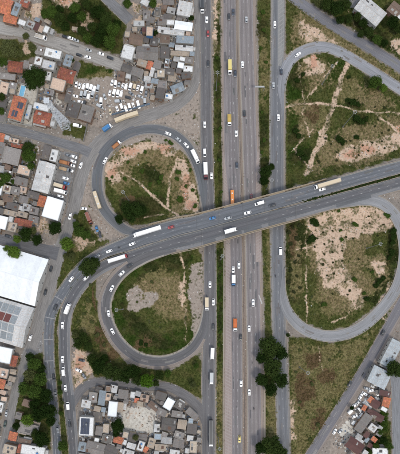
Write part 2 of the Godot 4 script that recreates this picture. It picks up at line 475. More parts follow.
func build_roads() -> void:
	var pink := lin(158, 144, 136)
	var pale := lin(168, 160, 150)
	build_road("A", "dark collector road left of the motorway, with pale dashed lane line", lin(112, 110, 113), {"bands": [[-0.45, 0.2, 0.2], [0.45, 0.2, 0.2]], "dash": [0.02], "edge": [-0.86, 0.86]})
	build_road("B", "left carriageway of the motorway with a hatched outer shoulder", lin(136, 130, 132), {"bands": [[-0.68, 0.12, 0.3], [-0.26, 0.12, 0.3], [0.14, 0.1, 0.28]], "dash": [-0.06, -0.45], "edge": [0.3, -0.9], "shoulder": [[1.0, 2.2, pink]]})
	build_road("C", "right carriageway of the motorway with worn pinkish shoulder", lin(140, 133, 134), {"bands": [[0.66, 0.11, 0.26], [0.14, 0.12, 0.28], [-0.38, 0.12, 0.24]], "dash": [0.4, -0.1], "edge": [0.88, -0.62], "shoulder": [[-1.0, 2.4, pink], [1.0, 0.9, pale]]})
	build_road("D", "grey collector road right of the motorway below the curved slip road", lin(117, 119, 125), {"bands": [[0.3, 0.16, 0.18], [-0.34, 0.16, 0.18]], "dash": [-0.04], "edge": [0.66, -0.62], "shoulder": [[1.0, 1.8, lin(142, 140, 140)], [-1.0, 1.7, lin(140, 137, 136)]]})
	build_road("N", "upper carriageway of the flyover, sweeping down to the lower left", lin(109, 113, 120), {"bands": [[-0.6, 0.14, 0.16], [0.0, 0.16, 0.18], [0.6, 0.14, 0.14]], "dash": [-0.25, 0.3], "edge": [0.86, -0.86], "shoulder": [[1.0, 1.1, lin(140, 138, 136)]]})
	build_road("S", "lower carriageway of the flyover, beside the two left loops", lin(102, 103, 108), {"bands": [[-0.2, 0.2, 0.18], [0.45, 0.18, 0.18]], "dash": [0.1], "edge": [0.82, -0.55], "shoulder": [[-1.0, 2.9, lin(136, 136, 138)]]})
	build_road("UL", "dark loop ramp circling the upper left meadow", lin(106, 109, 114), {"bands": [[0.0, 0.35, 0.18]], "edge": [0.8, -0.8], "shoulder": [[-1.0, 1.2, lin(150, 144, 138)], [1.0, 1.3, lin(146, 140, 136)]], "name": "ramp"})
	build_road("LL", "dark loop ramp circling the lower left meadow", lin(104, 103, 106), {"bands": [[-0.1, 0.35, 0.2]], "edge": [0.6, -0.75], "shoulder": [[1.0, 2.6, lin(150, 138, 132)], [-1.0, 1.1, lin(165, 160, 150)]], "name": "ramp"})
	build_road("R1", "straight grey street crossing the upper right corner", lin(126, 126, 134), {"edge": [0.0], "kerb_col": lin(150, 142, 134)})
	build_road("R2", "curved slip road bending right from the collector road at the top", lin(154, 156, 163), {"bands": [[0.0, 0.4, 0.14]], "edge": [-0.82, 0.82], "name": "ramp", "kerb_col": lin(178, 170, 158), "joins": [lin(122, 123, 128), lin(154, 156, 163)]})
	build_road("R3", "pale loop ramp round the bare ground at lower right", lin(150, 151, 155), {"bands": [[0.0, 0.4, 0.14]], "edge": [-0.8, 0.8], "name": "ramp", "joins": [lin(106, 107, 112), lin(120, 121, 126)], "kerb_col": lin(178, 170, 158)})
	build_road("R4", "straight street climbing through the lower right corner", lin(122, 120, 126), {"edge": [0.0], "kerb_col": lin(165, 150, 140), "shoulder": [[1.0, 2.0, lin(150, 140, 136)]]})
	build_road("R5", "pale concrete street at the lower right edge", lin(140, 142, 148), {"name": "street"})
	build_road("L4", "dusty frontage street running down the left side past the warehouses", lin(146, 142, 141), {"name": "street", "kerb": false})
	build_road("L1", "grey street crossing the upper left corner under the tree belt", lin(172, 168, 164), {"name": "street", "kerb_col": lin(158, 150, 140)})
	build_road("L2", "short grey street ending at the upper settlement", lin(132, 132, 136), {"name": "street", "kerb_col": lin(170, 160, 148)})
	build_road("L3", "narrow grey street in front of the tiled house with the pool", lin(128, 128, 132), {"name": "street", "kerb_col": lin(160, 152, 144)})
	build_road("L5", "dark side street above the big white warehouse", lin(112, 112, 116), {"name": "street", "kerb": false})
	build_road("L6", "curved street along the top of the lower settlement", lin(120, 118, 120), {"name": "street", "kerb_col": lin(150, 140, 132)})
	var base := lin(166, 152, 147)
	var bar := lin(190, 179, 173)
	hatch("B", func(y): return road_edge("B", y, -1) + 0.9, func(y): return road_edge("B", y, -1) + lerpf(5.6, 8.2, clampf((y - 240.0) / 160.0, 0, 1)), 244.0, 520.0, 3.3, 3.2, base, bar)
	hatch("B", func(y): return road_edge("B", y, -1) + 0.9, func(y): return road_edge("B", y, -1) + lerpf(1.6, 5.8, clampf((y - 150.0) / 60.0, 0, 1)), 152.0, 243.0, 3.3, 3.2, base, bar)
	hatch("C", func(y): return road_edge("C", y, 1) - lerpf(2.4, 6.0, clampf((y - 150.0) / 60.0, 0, 1)), func(y): return road_edge("C", y, 1) - 0.4, 152.0, 262.0, 3.3, -3.0, base, bar)
	hatch("D", func(y): return 277.6, func(y): return 284.3 - 3.4 * clampf((y - 48.0) / 20.0, 0, 1), -70.0, 66.0, 4.2, -4.5, lin(148, 147, 147), lin(176, 174, 172))
	# cross bars on the carriageway that runs down the left
	var st := new_st()
	var r: Dictionary = road_of["N"]
	for y in [298.0, 318.5, 340.5, 361.0, 379.0]:
		var i := nearest(r, Vector2(50, y))
		for k in r.pts.size():
			if r.pts[k].x < 75.0 and absf(r.pts[k].y - y) < absf(r.pts[i].y - y): i = k
		var t: Vector2 = r.tan[i] * 0.45
		var n: Vector2 = Vector2(-r.tan[i].y, r.tan[i].x) * (r.hw[i] - 0.5)
		var c: Vector2 = r.pts[i]
		var u: float = r.h[i] + r.lift + 0.026
		var q := [c - t - n, c - t + n, c + t + n, c + t - n]
		quad(st, W(q[0].x, q[0].y, u), W(q[3].x, q[3].y, u), W(q[2].x, q[2].y, u), W(q[1].x, q[1].y, u), lin(176, 176, 178))
	put(st, "cross_marking", mats.paint, r.node)
	# mended patches and stains in the asphalt
	var pr := RandomNumberGenerator.new()
	pr.seed = 61
	for id in ["A", "B", "C", "D", "N", "S", "UL", "LL", "R1", "R2", "R3", "R4", "L1", "L3", "L4"]:
		var rr: Dictionary = road_of[id]
		var ps := new_st()
		var count := int(rr.pts.size() / 7.0)
		var some := false
		for k in count:
			var i := pr.randi_range(1, rr.pts.size() - 8)
			var u := pr.randf_range(-0.75, 0.6)
			var wd := pr.randf_range(0.5, 2.2)
			var ln := pr.randi_range(1, 5)
			var f := pr.randf_range(0.8, 1.16)
			var tt: Vector2 = rr.tan[i]
			var clash := false
			for m in [i, i + ln]:
				var t2: Vector2 = rr.tan[m]
				var q: Vector2 = rr.pts[m] + Vector2(-t2.y, t2.x) * (u * rr.hw[m])
				if covered(q, rr.bit) or covered(q + Vector2(-t2.y, t2.x) * wd, rr.bit): clash = true
			if clash: continue
			ribbon(ps, rr, i, i + ln, func(m): return u * rr.hw[m], func(m): return u * rr.hw[m] + wd, rr.lift + 0.006 + 0.0006 * (k % 8), shade(lin(114, 112, 114) if id[0] != "L" and id[0] != "R" else lin(138, 135, 134), f), pr.randf())
			some = true
		if some: put(ps, "asphalt_patch", mats.asphalt, rr.node)
	# joints across the bridge deck
	for id in ["N", "S"]:
		var rr: Dictionary = road_of[id]
		var js := new_st()
		for x in [198.0, 220.0, 243.4, 266.6, 292.6]:
			var i := nearest(rr, Vector2(x, 226.0 - (x - 200.0) * 0.27))
			var c: Vector2 = rr.pts[i]
			for dx in [0.0, 0.7]:
				var a := c + Vector2(dx - 0.07, -rr.hw[i] * 0.97)
				var u: float = rr.h[i] + rr.lift + 0.03
				var e: float = rr.hw[i] * 1.94
				quad(js, W(a.x, a.y, u), W(a.x + 0.14, a.y, u), W(a.x + 0.14, a.y + e, u), W(a.x, a.y + e, u), lin(86, 86, 90) if dx < 0.1 else lin(128, 127, 126))
		put(js, "expansion_joint", mats.paint, rr.node)
	# a slanting white stroke on the right carriageway
	st = new_st()
	quad(st, W(258.2, 295, 0.09), W(259.2, 294.6, 0.09), W(262.6, 303.4, 0.09), W(261.4, 304, 0.09), lin(215, 212, 210))
	put(st, "slanted_marking", mats.paint, road_of["C"].node)
	# raised central reserve between the carriageways and the strip kerbs beside them
	var med := new_st()
	var b: Dictionary = road_of["B"]
	var c: Dictionary = road_of["C"]
	var y := -78.0
	while y < 520.0:
		var xa := road_edge("B", y, 1) + 0.6
		var xb := road_edge("C", y, -1) - 0.6
		var xa2 := road_edge("B", y + 4.0, 1) + 0.6
		var xb2 := road_edge("C", y + 4.0, -1) - 0.6
		quad(med, W(xa, y, 0.16), W(xb, y, 0.16), W(xb2, y + 4.0, 0.16), W(xa2, y + 4.0, 0.16), lin(160, 142, 132), Rect2(0, y * 0.05, 0.3, 0.2))
		y += 4.0
	var o := put(med, "central_reserve", mats.concrete)
	tag(o, "narrow beige central reserve between the two motorway carriageways", "", "", "structure")
	var bar_st := new_st()
	y = -78.0
	while y < 518.0:
		var x0 := (road_edge("B", y, 1) + road_edge("C", y, -1)) * 0.5
		var x1 := (road_edge("B", y + 4.0, 1) + road_edge("C", y + 4.0, -1)) * 0.5
		var p := W(x0, y)
		var q := W(x1, y + 4.0)
		for s in [[-0.28, 0.12, 0.16, 0.9]]:
			var dx := Vector3(0.28, 0, 0)
			var tx := Vector3(0.1, 0, 0)
			var u0 := Vector3(0, 0.1, 0)
			var u1 := Vector3(0, 0.9, 0)
			quad(bar_st, p - tx + u1, p + tx + u1, q + tx + u1, q - tx + u1, lin(176, 160, 146))
			quad(bar_st, p - tx + u1, q - tx + u1, q - dx + u0, p - dx + u0, lin(176, 160, 146))
			quad(bar_st, q + tx + u1, p + tx + u1, p + dx + u0, q + dx + u0, lin(176, 160, 146))
		y += 4.0
	o = put(bar_st, "crash_barrier", mats.concrete)
	tag(o, "long beige concrete crash barrier down the middle of the motorway", "barrier")
	# pale concrete edge along the hatched shoulder, lower half
	var edge := new_st()
	wall_strip(edge, b, nearest(b, Vector2(225, 248)), b.pts.size() - 1, func(i): return b.hw[i] + 0.9, 0.4, 0.0, 0.5, lin(190, 178, 162))
	o = put(edge, "low_wall", mats.concrete)
	tag(o, "low pale concrete wall along the hatched shoulder below the flyover", "wall")
	edge = new_st()
	wall_strip(edge, c, nearest(c, Vector2(263, 385)), c.pts.size() - 1, func(i): return -c.hw[i] - 1.6, 0.7, 0.0, 0.4, lin(186, 172, 156))
	o = put(edge, "low_wall", mats.concrete)
	tag(o, "low beige concrete wall between the motorway and the dry grass strip", "wall")

func nearest(r: Dictionary, p: Vector2) -> int:
	var best := 0
	var bd := 1e9
	for i in r.pts.size():
		var d: float = r.pts[i].distance_squared_to(p)
		if d < bd:
			bd = d
			best = i
	return best

func road_edge(id: String, y: float, side: int) -> float:   # x of the edge of an up-and-down road at height y of the grid
	var r: Dictionary = road_of[id]
	for i in r.pts.size() - 1:
		if r.pts[i].y <= y and r.pts[i + 1].y > y:
			var t: float = (y - r.pts[i].y) / (r.pts[i + 1].y - r.pts[i].y)
			return lerpf(r.pts[i].x, r.pts[i + 1].x, t) + side * lerpf(r.hw[i], r.hw[i + 1], t)
	var k: int = 0 if y < r.pts[0].y else r.pts.size() - 1
	return r.pts[k].x + side * r.hw[k]

# ---------------------------------------------------------------- terrain
func ground_y(p: Vector3) -> float:
	var fx := clampf((p.x - hx0) / HSTEP, 0, hnx - 1.001)
	var fz := clampf((p.z - hz0) / HSTEP, 0, hnz - 1.001)
	var i := int(fx)
	var j := int(fz)
	var a := lerpf(ground_h[j * hnx + i], ground_h[j * hnx + i + 1], fx - i)
	var b := lerpf(ground_h[(j + 1) * hnx + i], ground_h[(j + 1) * hnx + i + 1], fx - i)
	return lerpf(a, b, fz - j)

func shape_ground() -> void:
	hx0 = (GX0 - NX) * M
	hz0 = (GY0 - NY) * M
	hnx = int(GW * M / HSTEP) + 2
	hnz = int(GH * M / HSTEP) + 2
	ground_h.resize(hnx * hnz)
	ground_h.fill(0.0)
	for r in roads:
		for i in r.pts.size():
			var h: float = r.h[i]
			if h < 0.05: continue
			if r.pts[i].x > 199.0 and r.pts[i].x < 292.0: continue       # open under the bridge
			var c := W(r.pts[i].x, r.pts[i].y, h)
			var hw: float = r.hw[i] * M + 0.9
			var reach := hw + h * 1.5 + 1.0
			for j in range(int((c.z - reach - hz0) / HSTEP), int((c.z + reach - hz0) / HSTEP) + 2):
				for k in range(int((c.x - reach - hx0) / HSTEP), int((c.x + reach - hx0) / HSTEP) + 2):
					if j < 0 or k < 0 or j >= hnz or k >= hnx: continue
					var wx := hx0 + k * HSTEP
					if wx > (198.0 - NX) * M and wx < (292.5 - NX) * M: continue
					var d := Vector2(wx - c.x, hz0 + j * HSTEP - c.z).length()
					var v := h - 0.35 - maxf(0.0, d - hw) / 1.5
					if v > ground_h[j * hnx + k]: ground_h[j * hnx + k] = v
	# the ground stays below every road bed that crosses it
	for r in roads:
		var best := {}
		for i in r.pts.size():
			var c := W(r.pts[i].x, r.pts[i].y, r.h[i])
			var reach: float = r.hw[i] * M + 1.6
			for j in range(maxi(0, int((c.z - reach - hz0) / HSTEP)), mini(hnz, int((c.z + reach - hz0) / HSTEP) + 2)):
				for k in range(maxi(0, int((c.x - reach - hx0) / HSTEP)), mini(hnx, int((c.x + reach - hx0) / HSTEP) + 2)):
					var d := Vector2(hx0 + k * HSTEP - c.x, hz0 + j * HSTEP - c.z).length()
					if d > reach: continue
					var id := j * hnx + k
					if not best.has(id) or best[id][0] > d: best[id] = [d, r.h[i]]
		for id in best: ground_h[id] = minf(ground_h[id], maxf(0.0, best[id][1] - 0.3))

func fill_poly(buf: PackedByteArray, poly: Array, val := 255) -> PackedByteArray:
	var y0 := GH
	var y1 := 0
	for p in poly:
		y0 = mini(y0, int(p[1]) - GY0)
		y1 = maxi(y1, int(p[1]) - GY0)
	for y in range(maxi(0, y0), mini(GH - 1, y1) + 1):
		var xs := []
		var yy := y + GY0 + 0.5
		for i in poly.size():
			var a = poly[i]
			var b = poly[(i + 1) % poly.size()]
			if (a[1] <= yy) != (b[1] <= yy):
				xs.append(a[0] + (yy - a[1]) / (b[1] - a[1]) * (b[0] - a[0]))
		xs.sort()
		for k in range(0, xs.size() - 1, 2):
			for x in range(maxi(0, int(round(xs[k])) - GX0), mini(GW, int(round(xs[k + 1])) - GX0)):
				buf[y * GW + x] = val
	return buf

func fill_line(buf: PackedByteArray, line: Array, w: float, val := 255) -> PackedByteArray:
	for i in line.size() - 1:
		var a := Vector2(line[i][0], line[i][1])
		var b := Vector2(line[i + 1][0], line[i + 1][1])
		var n := int(a.distance_to(b) * 2.0) + 1
		for k in n + 1:
			var p := a.lerp(b, k / float(n))
			p += Vector2(sin(p.y * 0.31) * 0.6, sin(p.x * 0.27) * 0.6)
			for y in range(int(p.y - w), int(p.y + w) + 1):
				for x in range(int(p.x - w), int(p.x + w) + 1):
					var d := Vector2(x + 0.5, y + 0.5).distance_to(p)
					if d > w * 0.5 + 0.5: continue
					var gx := x - GX0
					var gy := y - GY0
					if gx < 0 or gy < 0 or gx >= GW or gy >= GH: continue
					var v := int(val * clampf(w * 0.5 + 0.5 - d, 0, 1))
					if v > buf[gy * GW + gx]: buf[gy * GW + gx] = v
	return buf

func blob(cx: float, cy: float, rx: float, ry: float) -> Array:
	var out := []
	for i in 14:
		var t := TAU * i / 14.0
		var k := 1.0 + 0.18 * sin(t * 3.0 + cx) + 0.1 * sin(t * 5.0 + cy)
		out.append([cx + cos(t) * rx * k, cy + sin(t) * ry * k])
	return out

func paint_ground() -> void:
	# what the ground is made of, patch by patch: each layer is [colour, second colour, softness of its edge, polygons, trails]
	var layers := [
		# green turf
		[[64, 76, 38], [90, 92, 54], 3, [
			[[108, 160], [122, 146], [141, 137], [160, 136], [178, 147], [190, 160], [198, 176], [201, 200], [197, 214], [160, 223], [131, 226], [119, 217], [111, 205], [105, 195], [104, 180]],
			[[150, 258], [196, 244], [204, 262], [204, 300], [200, 325], [192, 343], [168, 356], [149, 355], [130, 347], [116, 328], [111, 305], [116, 288], [127, 270], [140, 262]],
			[[96, 272], [98, 310], [105, 335], [125, 362], [170, 372], [200, 352], [203, 400], [180, 388], [160, 380], [95, 378], [78, 352], [70, 330], [73, 305], [82, 290]],
			[[213, -60], [221, -60], [222, 220], [225, 254], [224, 360], [224, 530], [216, 530], [216, 330], [213, 140]],
			[[257, -60], [270, -60], [271, 100], [269, 180], [271, 250], [272, 320], [276, 400], [277, 530], [266, 530], [264, 320], [262, 230], [258, 100]],
			[[285, 66], [300, 58], [313, 53], [328, 52], [345, 60], [372, 78], [410, 102], [470, 140], [470, 150], [400, 158], [350, 174], [298, 187], [285, 190]],
			[[285, 218], [306, 216], [345, 206], [366, 204], [386, 212], [396, 226], [399, 254], [392, 284], [374, 308], [350, 326], [325, 331], [303, 322], [290, 308], [285, 290]],
			[[284, -60], [296, -60], [300, 8], [340, 36], [400, 75], [470, 118], [470, 128], [390, 76], [342, 46], [312, 41], [290, 52], [285, 58]],
			[[300, -60], [480, -60], [480, 112], [400, 60], [345, 24], [300, -4]],
			[[288, 336], [310, 338], [330, 342], [352, 338], [380, 318], [392, 308], [345, 395], [305, 454], [270, 510], [288, 454], [288, 400]],
			[[72, 222], [84, 204], [90, 204], [103, 232], [110, 242], [92, 252], [70, 275], [55, 298], [62, 256]],
			[[44, -20], [100, -4], [126, 26], [122, 56], [90, 46], [52, 30], [40, 14]],
			[[-5, 38], [34, 42], [38, 56], [18, 62], [-5, 60]],
			[[78, 60], [114, 70], [108, 82], [76, 78]],
			[[66, 122], [88, 126], [84, 140], [62, 134]],
			[[20, 142], [38, 146], [36, 170], [22, 168]], [[-2, 172], [14, 174], [12, 186], [-2, 186]],
			[[18, 360], [44, 350], [50, 395], [52, 430], [50, 450], [30, 445], [14, 430]],
			[[372, 418], [388, 400], [392, 454], [366, 470], [362, 454]],
			[[300, 215], [300, 216], [400, 190], [400, 172], [300, 198]],
			[[54, 296], [62, 300], [58, 330], [62, 380], [72, 460], [62, 460], [56, 400], [53, 330]], [[96, 256], [184, 233], [184, 236], [98, 264], [72, 290], [66, 292]],
			[[160, 111], [184, 110], [184, 118], [172, 120]], [[192, 106], [199, 100], [200, 150], [192, 138]],
		], []],
		# lush dark turf
		[[44, 63, 25], [60, 77, 33], 3, [
			[[150, 260], [194, 246], [192, 262], [170, 270], [140, 286], [124, 300], [126, 322], [150, 336], [180, 330], [190, 322], [198, 326], [190, 345], [168, 356], [149, 355], [130, 347], [116, 328], [111, 305], [116, 288], [127, 270]],
			[[287, 66], [300, 60], [306, 76], [300, 100], [287, 100]], [[288, 112], [302, 116], [310, 142], [300, 166], [288, 170]], [[330, 56], [345, 62], [338, 80], [322, 84]], [[216, 250], [223, 250], [223, 330], [217, 330]], [[340, 82], [366, 86], [370, 108], [340, 102]], [[90, 66], [112, 70], [106, 80], [80, 76]], [[352, 10], [395, 40], [400, 56], [370, 38], [348, 22]], [[136, 196], [166, 190], [162, 218], [124, 220]], [[374, 418], [388, 404], [390, 446], [368, 460]],
		], []],
		# dark rank scrub
		[[44, 52, 28], [58, 64, 36], 4, [
			blob(300, 78, 11, 14), blob(296, 134, 7, 10), blob(303, 155, 8, 9), blob(353, 102, 10, 7), blob(360, 120, 9, 8), blob(339, 140, 8, 7), blob(300, 158, 9, 9),
			[[286, 222], [304, 222], [302, 262], [300, 305], [290, 305], [286, 280]], blob(313, 226, 7, 6), blob(311, 238, 6, 8), [[388, 230], [397, 228], [398, 258], [388, 288], [374, 304], [368, 300], [384, 272]],
			blob(263, 170, 6, 14), blob(264, 130, 5, 20), blob(262, 30, 5, 12), blob(280, 0, 0.1, 0.1), [[118, 198], [165, 196], [160, 218], [124, 220]], [[150, 262], [192, 250], [190, 262], [140, 286], [128, 290]], [[118, 300], [128, 330], [160, 350], [180, 346], [150, 330], [130, 308]], blob(150, 173, 9, 10), blob(160, 178, 6, 8),
			[[352, 10], [395, 40], [400, 56], [370, 38], [348, 22]], [[44, -10], [104, 2], [122, 28], [118, 50], [95, 46], [60, 22]], [[300, 200], [400, 174], [400, 177], [300, 203]], blob(218, 60, 3, 40), blob(219, 110, 3, 30), blob(374, 436, 7, 18), blob(72, 68, 1, 1),
		], [[[219, 60], [220, 215]], [[220, 250], [220, 360]]], 3.0],
		# dry straw-coloured grass
		[[134, 125, 90], [108, 101, 68], 6, [
			[[290, 342], [330, 345], [355, 340], [378, 324], [342, 392], [300, 456], [288, 470], [289, 400]],
			blob(155, 290, 18, 20), blob(168, 300, 14, 22), blob(352, 90, 14, 12), blob(318, 118, 10, 14), blob(330, 300, 16, 16), blob(350, 258, 18, 14), blob(365, 285, 14, 12), blob(296, 280, 8, 20), blob(120, 182, 10, 10), blob(140, 158, 16, 8), blob(190, 185, 8, 18), [[266, 390], [277, 390], [277, 450], [266, 450]], [[216, 375], [224, 375], [223, 460], [216, 460]], blob(265, 70, 5, 34), [[300, 8], [345, 38], [400, 76], [390, 78], [342, 48], [318, 40], [300, 40]], blob(88, 320, 8, 16), blob(110, 350, 12, 7), blob(78, 244, 8, 6), blob(100, 76, 14, 6), blob(335, 160, 12, 6), blob(270, 255, 4, 40),
		], []],
		# worn, half-bare ground
		[[160, 138, 112], [104, 102, 66], 8, [
			[[306, 216], [345, 206], [384, 212], [394, 226], [372, 236], [362, 262], [372, 290], [362, 306], [346, 312], [326, 304], [314, 280], [308, 250]], [[366, 256], [388, 254], [386, 280], [372, 290]],
			[[338, 130], [372, 122], [404, 118], [404, 150], [360, 166], [330, 170], [312, 172], [316, 150]], [[302, 58], [332, 60], [330, 80], [312, 92], [304, 80]], [[356, 84], [392, 100], [402, 112], [362, 110]],
			[[108, 160], [124, 148], [142, 139], [162, 139], [182, 150], [198, 180], [200, 212], [176, 216], [168, 180], [150, 160], [132, 166], [128, 186], [108, 184]], blob(160, 292, 18, 16), blob(176, 300, 10, 24), [[286, 100], [312, 102], [316, 130], [304, 132], [298, 116]], blob(296, 252, 7, 10), [[294, 10], [345, 42], [400, 80], [396, 84], [342, 50], [296, 44]],
		], []],
		# brownish withered patches
		[[104, 86, 64], [92, 76, 58], 5, [blob(304, 388, 11, 16), blob(312, 360, 9, 8), blob(320, 420, 8, 12), blob(104, 338, 8, 12), blob(114, 352, 8, 6), blob(143, 343, 8, 5), blob(292, 240, 4, 16), blob(314, 112, 8, 10), blob(128, 200, 6, 4), blob(326, 376, 10, 7)], [[[92, 286], [95, 310]]], 2.0],
		# bare tan earth
		[[208, 186, 167], [188, 160, 138], 3, [
			[[305, 220], [328, 213], [371, 206], [393, 224], [382, 232], [358, 236], [346, 242], [343, 262], [355, 280], [366, 304], [354, 302], [336, 290], [324, 288], [317, 271], [314, 247], [308, 230]], blob(380, 268, 6, 8), blob(358, 302, 6, 7),
			[[345, 146], [370, 141], [400, 132], [410, 136], [400, 148], [378, 157], [350, 163], [335, 158]], blob(314, 70, 9, 6), [[305, 58], [326, 62], [324, 72], [306, 70]], blob(322, 138, 5, 8),
			[[106, 164], [122, 150], [141, 141.5], [161, 141.5], [178, 151], [172, 157], [152, 149], [136, 156], [118, 167], [122, 182], [112, 182], [105, 176]], [[176, 156], [184, 160], [196, 190], [199, 213], [184, 212], [186, 195], [180, 175]],
			[[296, 20], [312, 26], [342, 46], [328, 44], [300, 40]], [[30, 2], [42, 4], [40, 18], [30, 20], [24, 16]], blob(66, 0, 13, 8), blob(88, 22, 6, 9), blob(136, 8, 5, 5), [[68, 240], [90, 236], [98, 244], [80, 250]], blob(181, 295, 3, 12), blob(216, 20, 2, 30), blob(138, 420, 16, 12), blob(34, 224, 9, 8), blob(45, 228, 8, 6), [[74, 350], [90, 352], [92, 372], [80, 392], [72, 380]], [[376, 310], [398, 268], [402, 280], [384, 318]], [[392, 38], [402, 40], [402, 54], [390, 50]], [[288, 400], [296, 402], [294, 440], [288, 440]], blob(26, 48, 4, 8), [[160, 2], [146, 12], [130, 22], [134, 26], [150, 14], [166, 4]],
		], [
			[[[349, 60], [340, 83], [334, 103], [328, 120], [321, 138], [314, 155], [306, 174]], 5.0],
			[[[285, 107], [307, 103], [332, 104.6], [363, 112], [402, 113]], 2.0], [[[298, 62], [301, 86], [305, 103], [302, 112], [312, 143]], 1.0], [[[305, 100], [322, 80], [337, 62]], 0.8], [[[377, 114], [402, 136]], 1.8], [[[291, 152], [313, 129]], 1.0], [[[294, 150], [307, 165]], 1.4],
			[[[109, 164], [138, 182], [164, 206], [180, 218]], 2.2], [[[178, 158], [170, 178], [167, 206]], 2.6], [[[145, 217], [165, 215], [182, 219]], 1.2], [[[184, 158], [190, 190], [188, 212]], 1.4],
			[[[306.5, 222], [306, 270], [307, 322]], 1.1], [[[296, 250], [314, 245]], 1.4], [[[181, 252], [185, 277], [182, 300]], 1.6], [[[185, 277], [186, 340]], 1.0], [[[346, 6], [352, 20], [355, 30]], 1.6], [[[318, 346], [322, 372]], 1.2], [[[330, 322], [346, 318], [352, 306]], 1.2],
		]],
		# reddish laterite and brick scree
		[[198, 158, 136], [186, 144, 122], 4, [blob(366, 150, 9, 4), blob(352, 154, 7, 3), blob(398, 128, 3, 5), blob(112, 172, 4, 6), blob(130, 152, 9, 4), blob(166, 148, 9, 4), blob(186, 185, 4, 14), blob(314, 64, 4, 6), blob(66, -1, 10, 5), blob(80, 362, 5, 8), blob(190, 205, 5, 5), blob(336, 254, 1, 1)], []],
		# pale rubble, dusty concrete and trodden hard standing
		[[164, 153, 144], [146, 135, 126], 2, [
			[[200, -60], [200, 90], [190, 100], [200, 110], [204, 156], [196, 143], [182, 132], [162, 123], [141, 123], [116, 131], [100, 146], [92, 165], [90, 180], [92, 196], [99, 213], [112, 227], [124, 236], [100, 242], [92, 228], [84, 206], [70, 222], [58, 250], [66, 225], [78, 180], [85, 155], [100, 136], [125, 118], [160, 106], [185, 95], [193, 80], [193, -60]],
			blob(140, 299, 16, 11), [[196, 262], [204, 261], [205, 334], [194, 336], [188, 296], [190, 270]],
			[[116, 148], [129, 138], [145, 134], [162, 134], [180, 144], [190, 158], [182, 152], [168, 146], [150, 141], [134, 143]],
			[[66, 82], [110, 76], [150, 92], [150, 104], [120, 116], [100, 128], [84, 124], [64, 112]],
			[[330, 442], [352, 404], [366, 384], [384, 392], [374, 440], [350, 470], [330, 470]],
			[[184, 96], [200, 92], [196, 108], [186, 104]], [[184, 116], [190, 106], [196, 108], [190, 124]],
		], []],
		# yard paving
		[[142, 141, 142], [124, 122, 122], 1, [[[46, 148], [78, 154], [66, 204], [48, 196], [56, 164]], [[346, -20], [372, -20], [354, 8], [346, 8]], [[34, 248], [58, 244], [52, 262], [44, 258]], [[44, 292], [56, 286], [50, 305], [44, 322], [43, 352], [30, 356], [36, 330]], [[-10, 72], [20, 74], [18, 84], [-10, 84]]], []],
		# pale swept concrete and packed earth
		[[210, 206, 198], [184, 178, 168], 2, [[[20, 84], [39, 88], [33, 127], [8, 122], [12, 104]], [[118, 408], [156, 404], [160, 430], [150, 440], [122, 432]], [[338, 430], [352, 416], [362, 428], [346, 452]], [[56, 92], [64, 94], [60, 106], [54, 104]]], []],
	]
	var tw := 936
	var th := 1033
	var n1 := noise(3, 0.035, 5).get_image(tw, th).get_data()
	var n2 := noise(4, 0.16, 4).get_image(tw, th).get_data()
	var n3 := noise(9, 0.45, 2).get_image(tw, th).get_data()
	var total := tw * th
	var cr := PackedFloat32Array()
	var cg := PackedFloat32Array()
	var cb := PackedFloat32Array()
	cr.resize(total)
	cg.resize(total)
	cb.resize(total)
	var u0 := lin(122, 115, 110)
	var u1 := lin(156, 147, 139)
	for i in total:
		var t := n1[i] / 255.0
		cr[i] = lerpf(u0.r, u1.r, t)
		cg[i] = lerpf(u0.g, u1.g, t)
		cb[i] = lerpf(u0.b, u1.b, t)
	var green := PackedFloat32Array()
	green.resize(total)
	var soil := PackedFloat32Array()
	soil.resize(total)
	for li in layers.size():
		var L = layers[li]
		var buf := PackedByteArray()
		buf.resize(GW * GH)
		for poly in L[3]: buf = fill_poly(buf, poly)
		var im := Image.create_from_data(GW, GH, false, Image.FORMAT_L8, buf)
		if L[2] > 1:
			im.resize(int(GW / float(L[2])), int(GH / float(L[2])), Image.INTERPOLATE_BILINEAR)
			im.resize(GW, GH, Image.INTERPOLATE_CUBIC)
		if L.size() > 4:
			buf = im.get_data()
			for tr in L[4]:
				if L.size() > 5: buf = fill_line(buf, tr, L[5])
				else: buf = fill_line(buf, tr[0], tr[1])
			im = Image.create_from_data(GW, GH, false, Image.FORMAT_L8, buf)
		im.resize(tw, th, Image.INTERPOLATE_BILINEAR)
		var m := im.get_data()
		var ca := lin(L[0][0], L[0][1], L[0][2])
		var cb_ := lin(L[1][0], L[1][1], L[1][2])
		var amp := (0.6 if li == 0 else 1.5) if L[2] > 1 else 0.25
		var off := li * 7919
		for i in total:
			var v := m[i]
			if v == 0: continue
			var k := (i + off) % total
			var w := v / 255.0 + (n1[k] / 255.0 - 0.5) * amp + (n2[i] / 255.0 - 0.5) * amp * 0.9
			w = clampf((w - 0.34) * (2.3 if amp > 0.5 else 4.0), 0.0, 1.0)
			if w <= 0.0: continue
			var t := n2[k] / 255.0
			cr[i] = lerpf(cr[i], lerpf(ca.r, cb_.r, t), w)
			cg[i] = lerpf(cg[i], lerpf(ca.g, cb_.g, t), w)
			cb[i] = lerpf(cb[i], lerpf(ca.b, cb_.b, t), w)
			if li < 6: green[i] = maxf(green[i], w)
			else: green[i] *= 1.0 - w
			if li == 6 or li == 7: soil[i] = maxf(soil[i], w)
			elif li > 7: soil[i] *= 1.0 - w
	var out := PackedByteArray()
	out.resize(total * 3)
	grass_map.resize(total)
	var thin := lin(122, 106, 76)          # thin turf with soil showing through
	var weed := lin(78, 82, 48)            # weeds in the bare earth
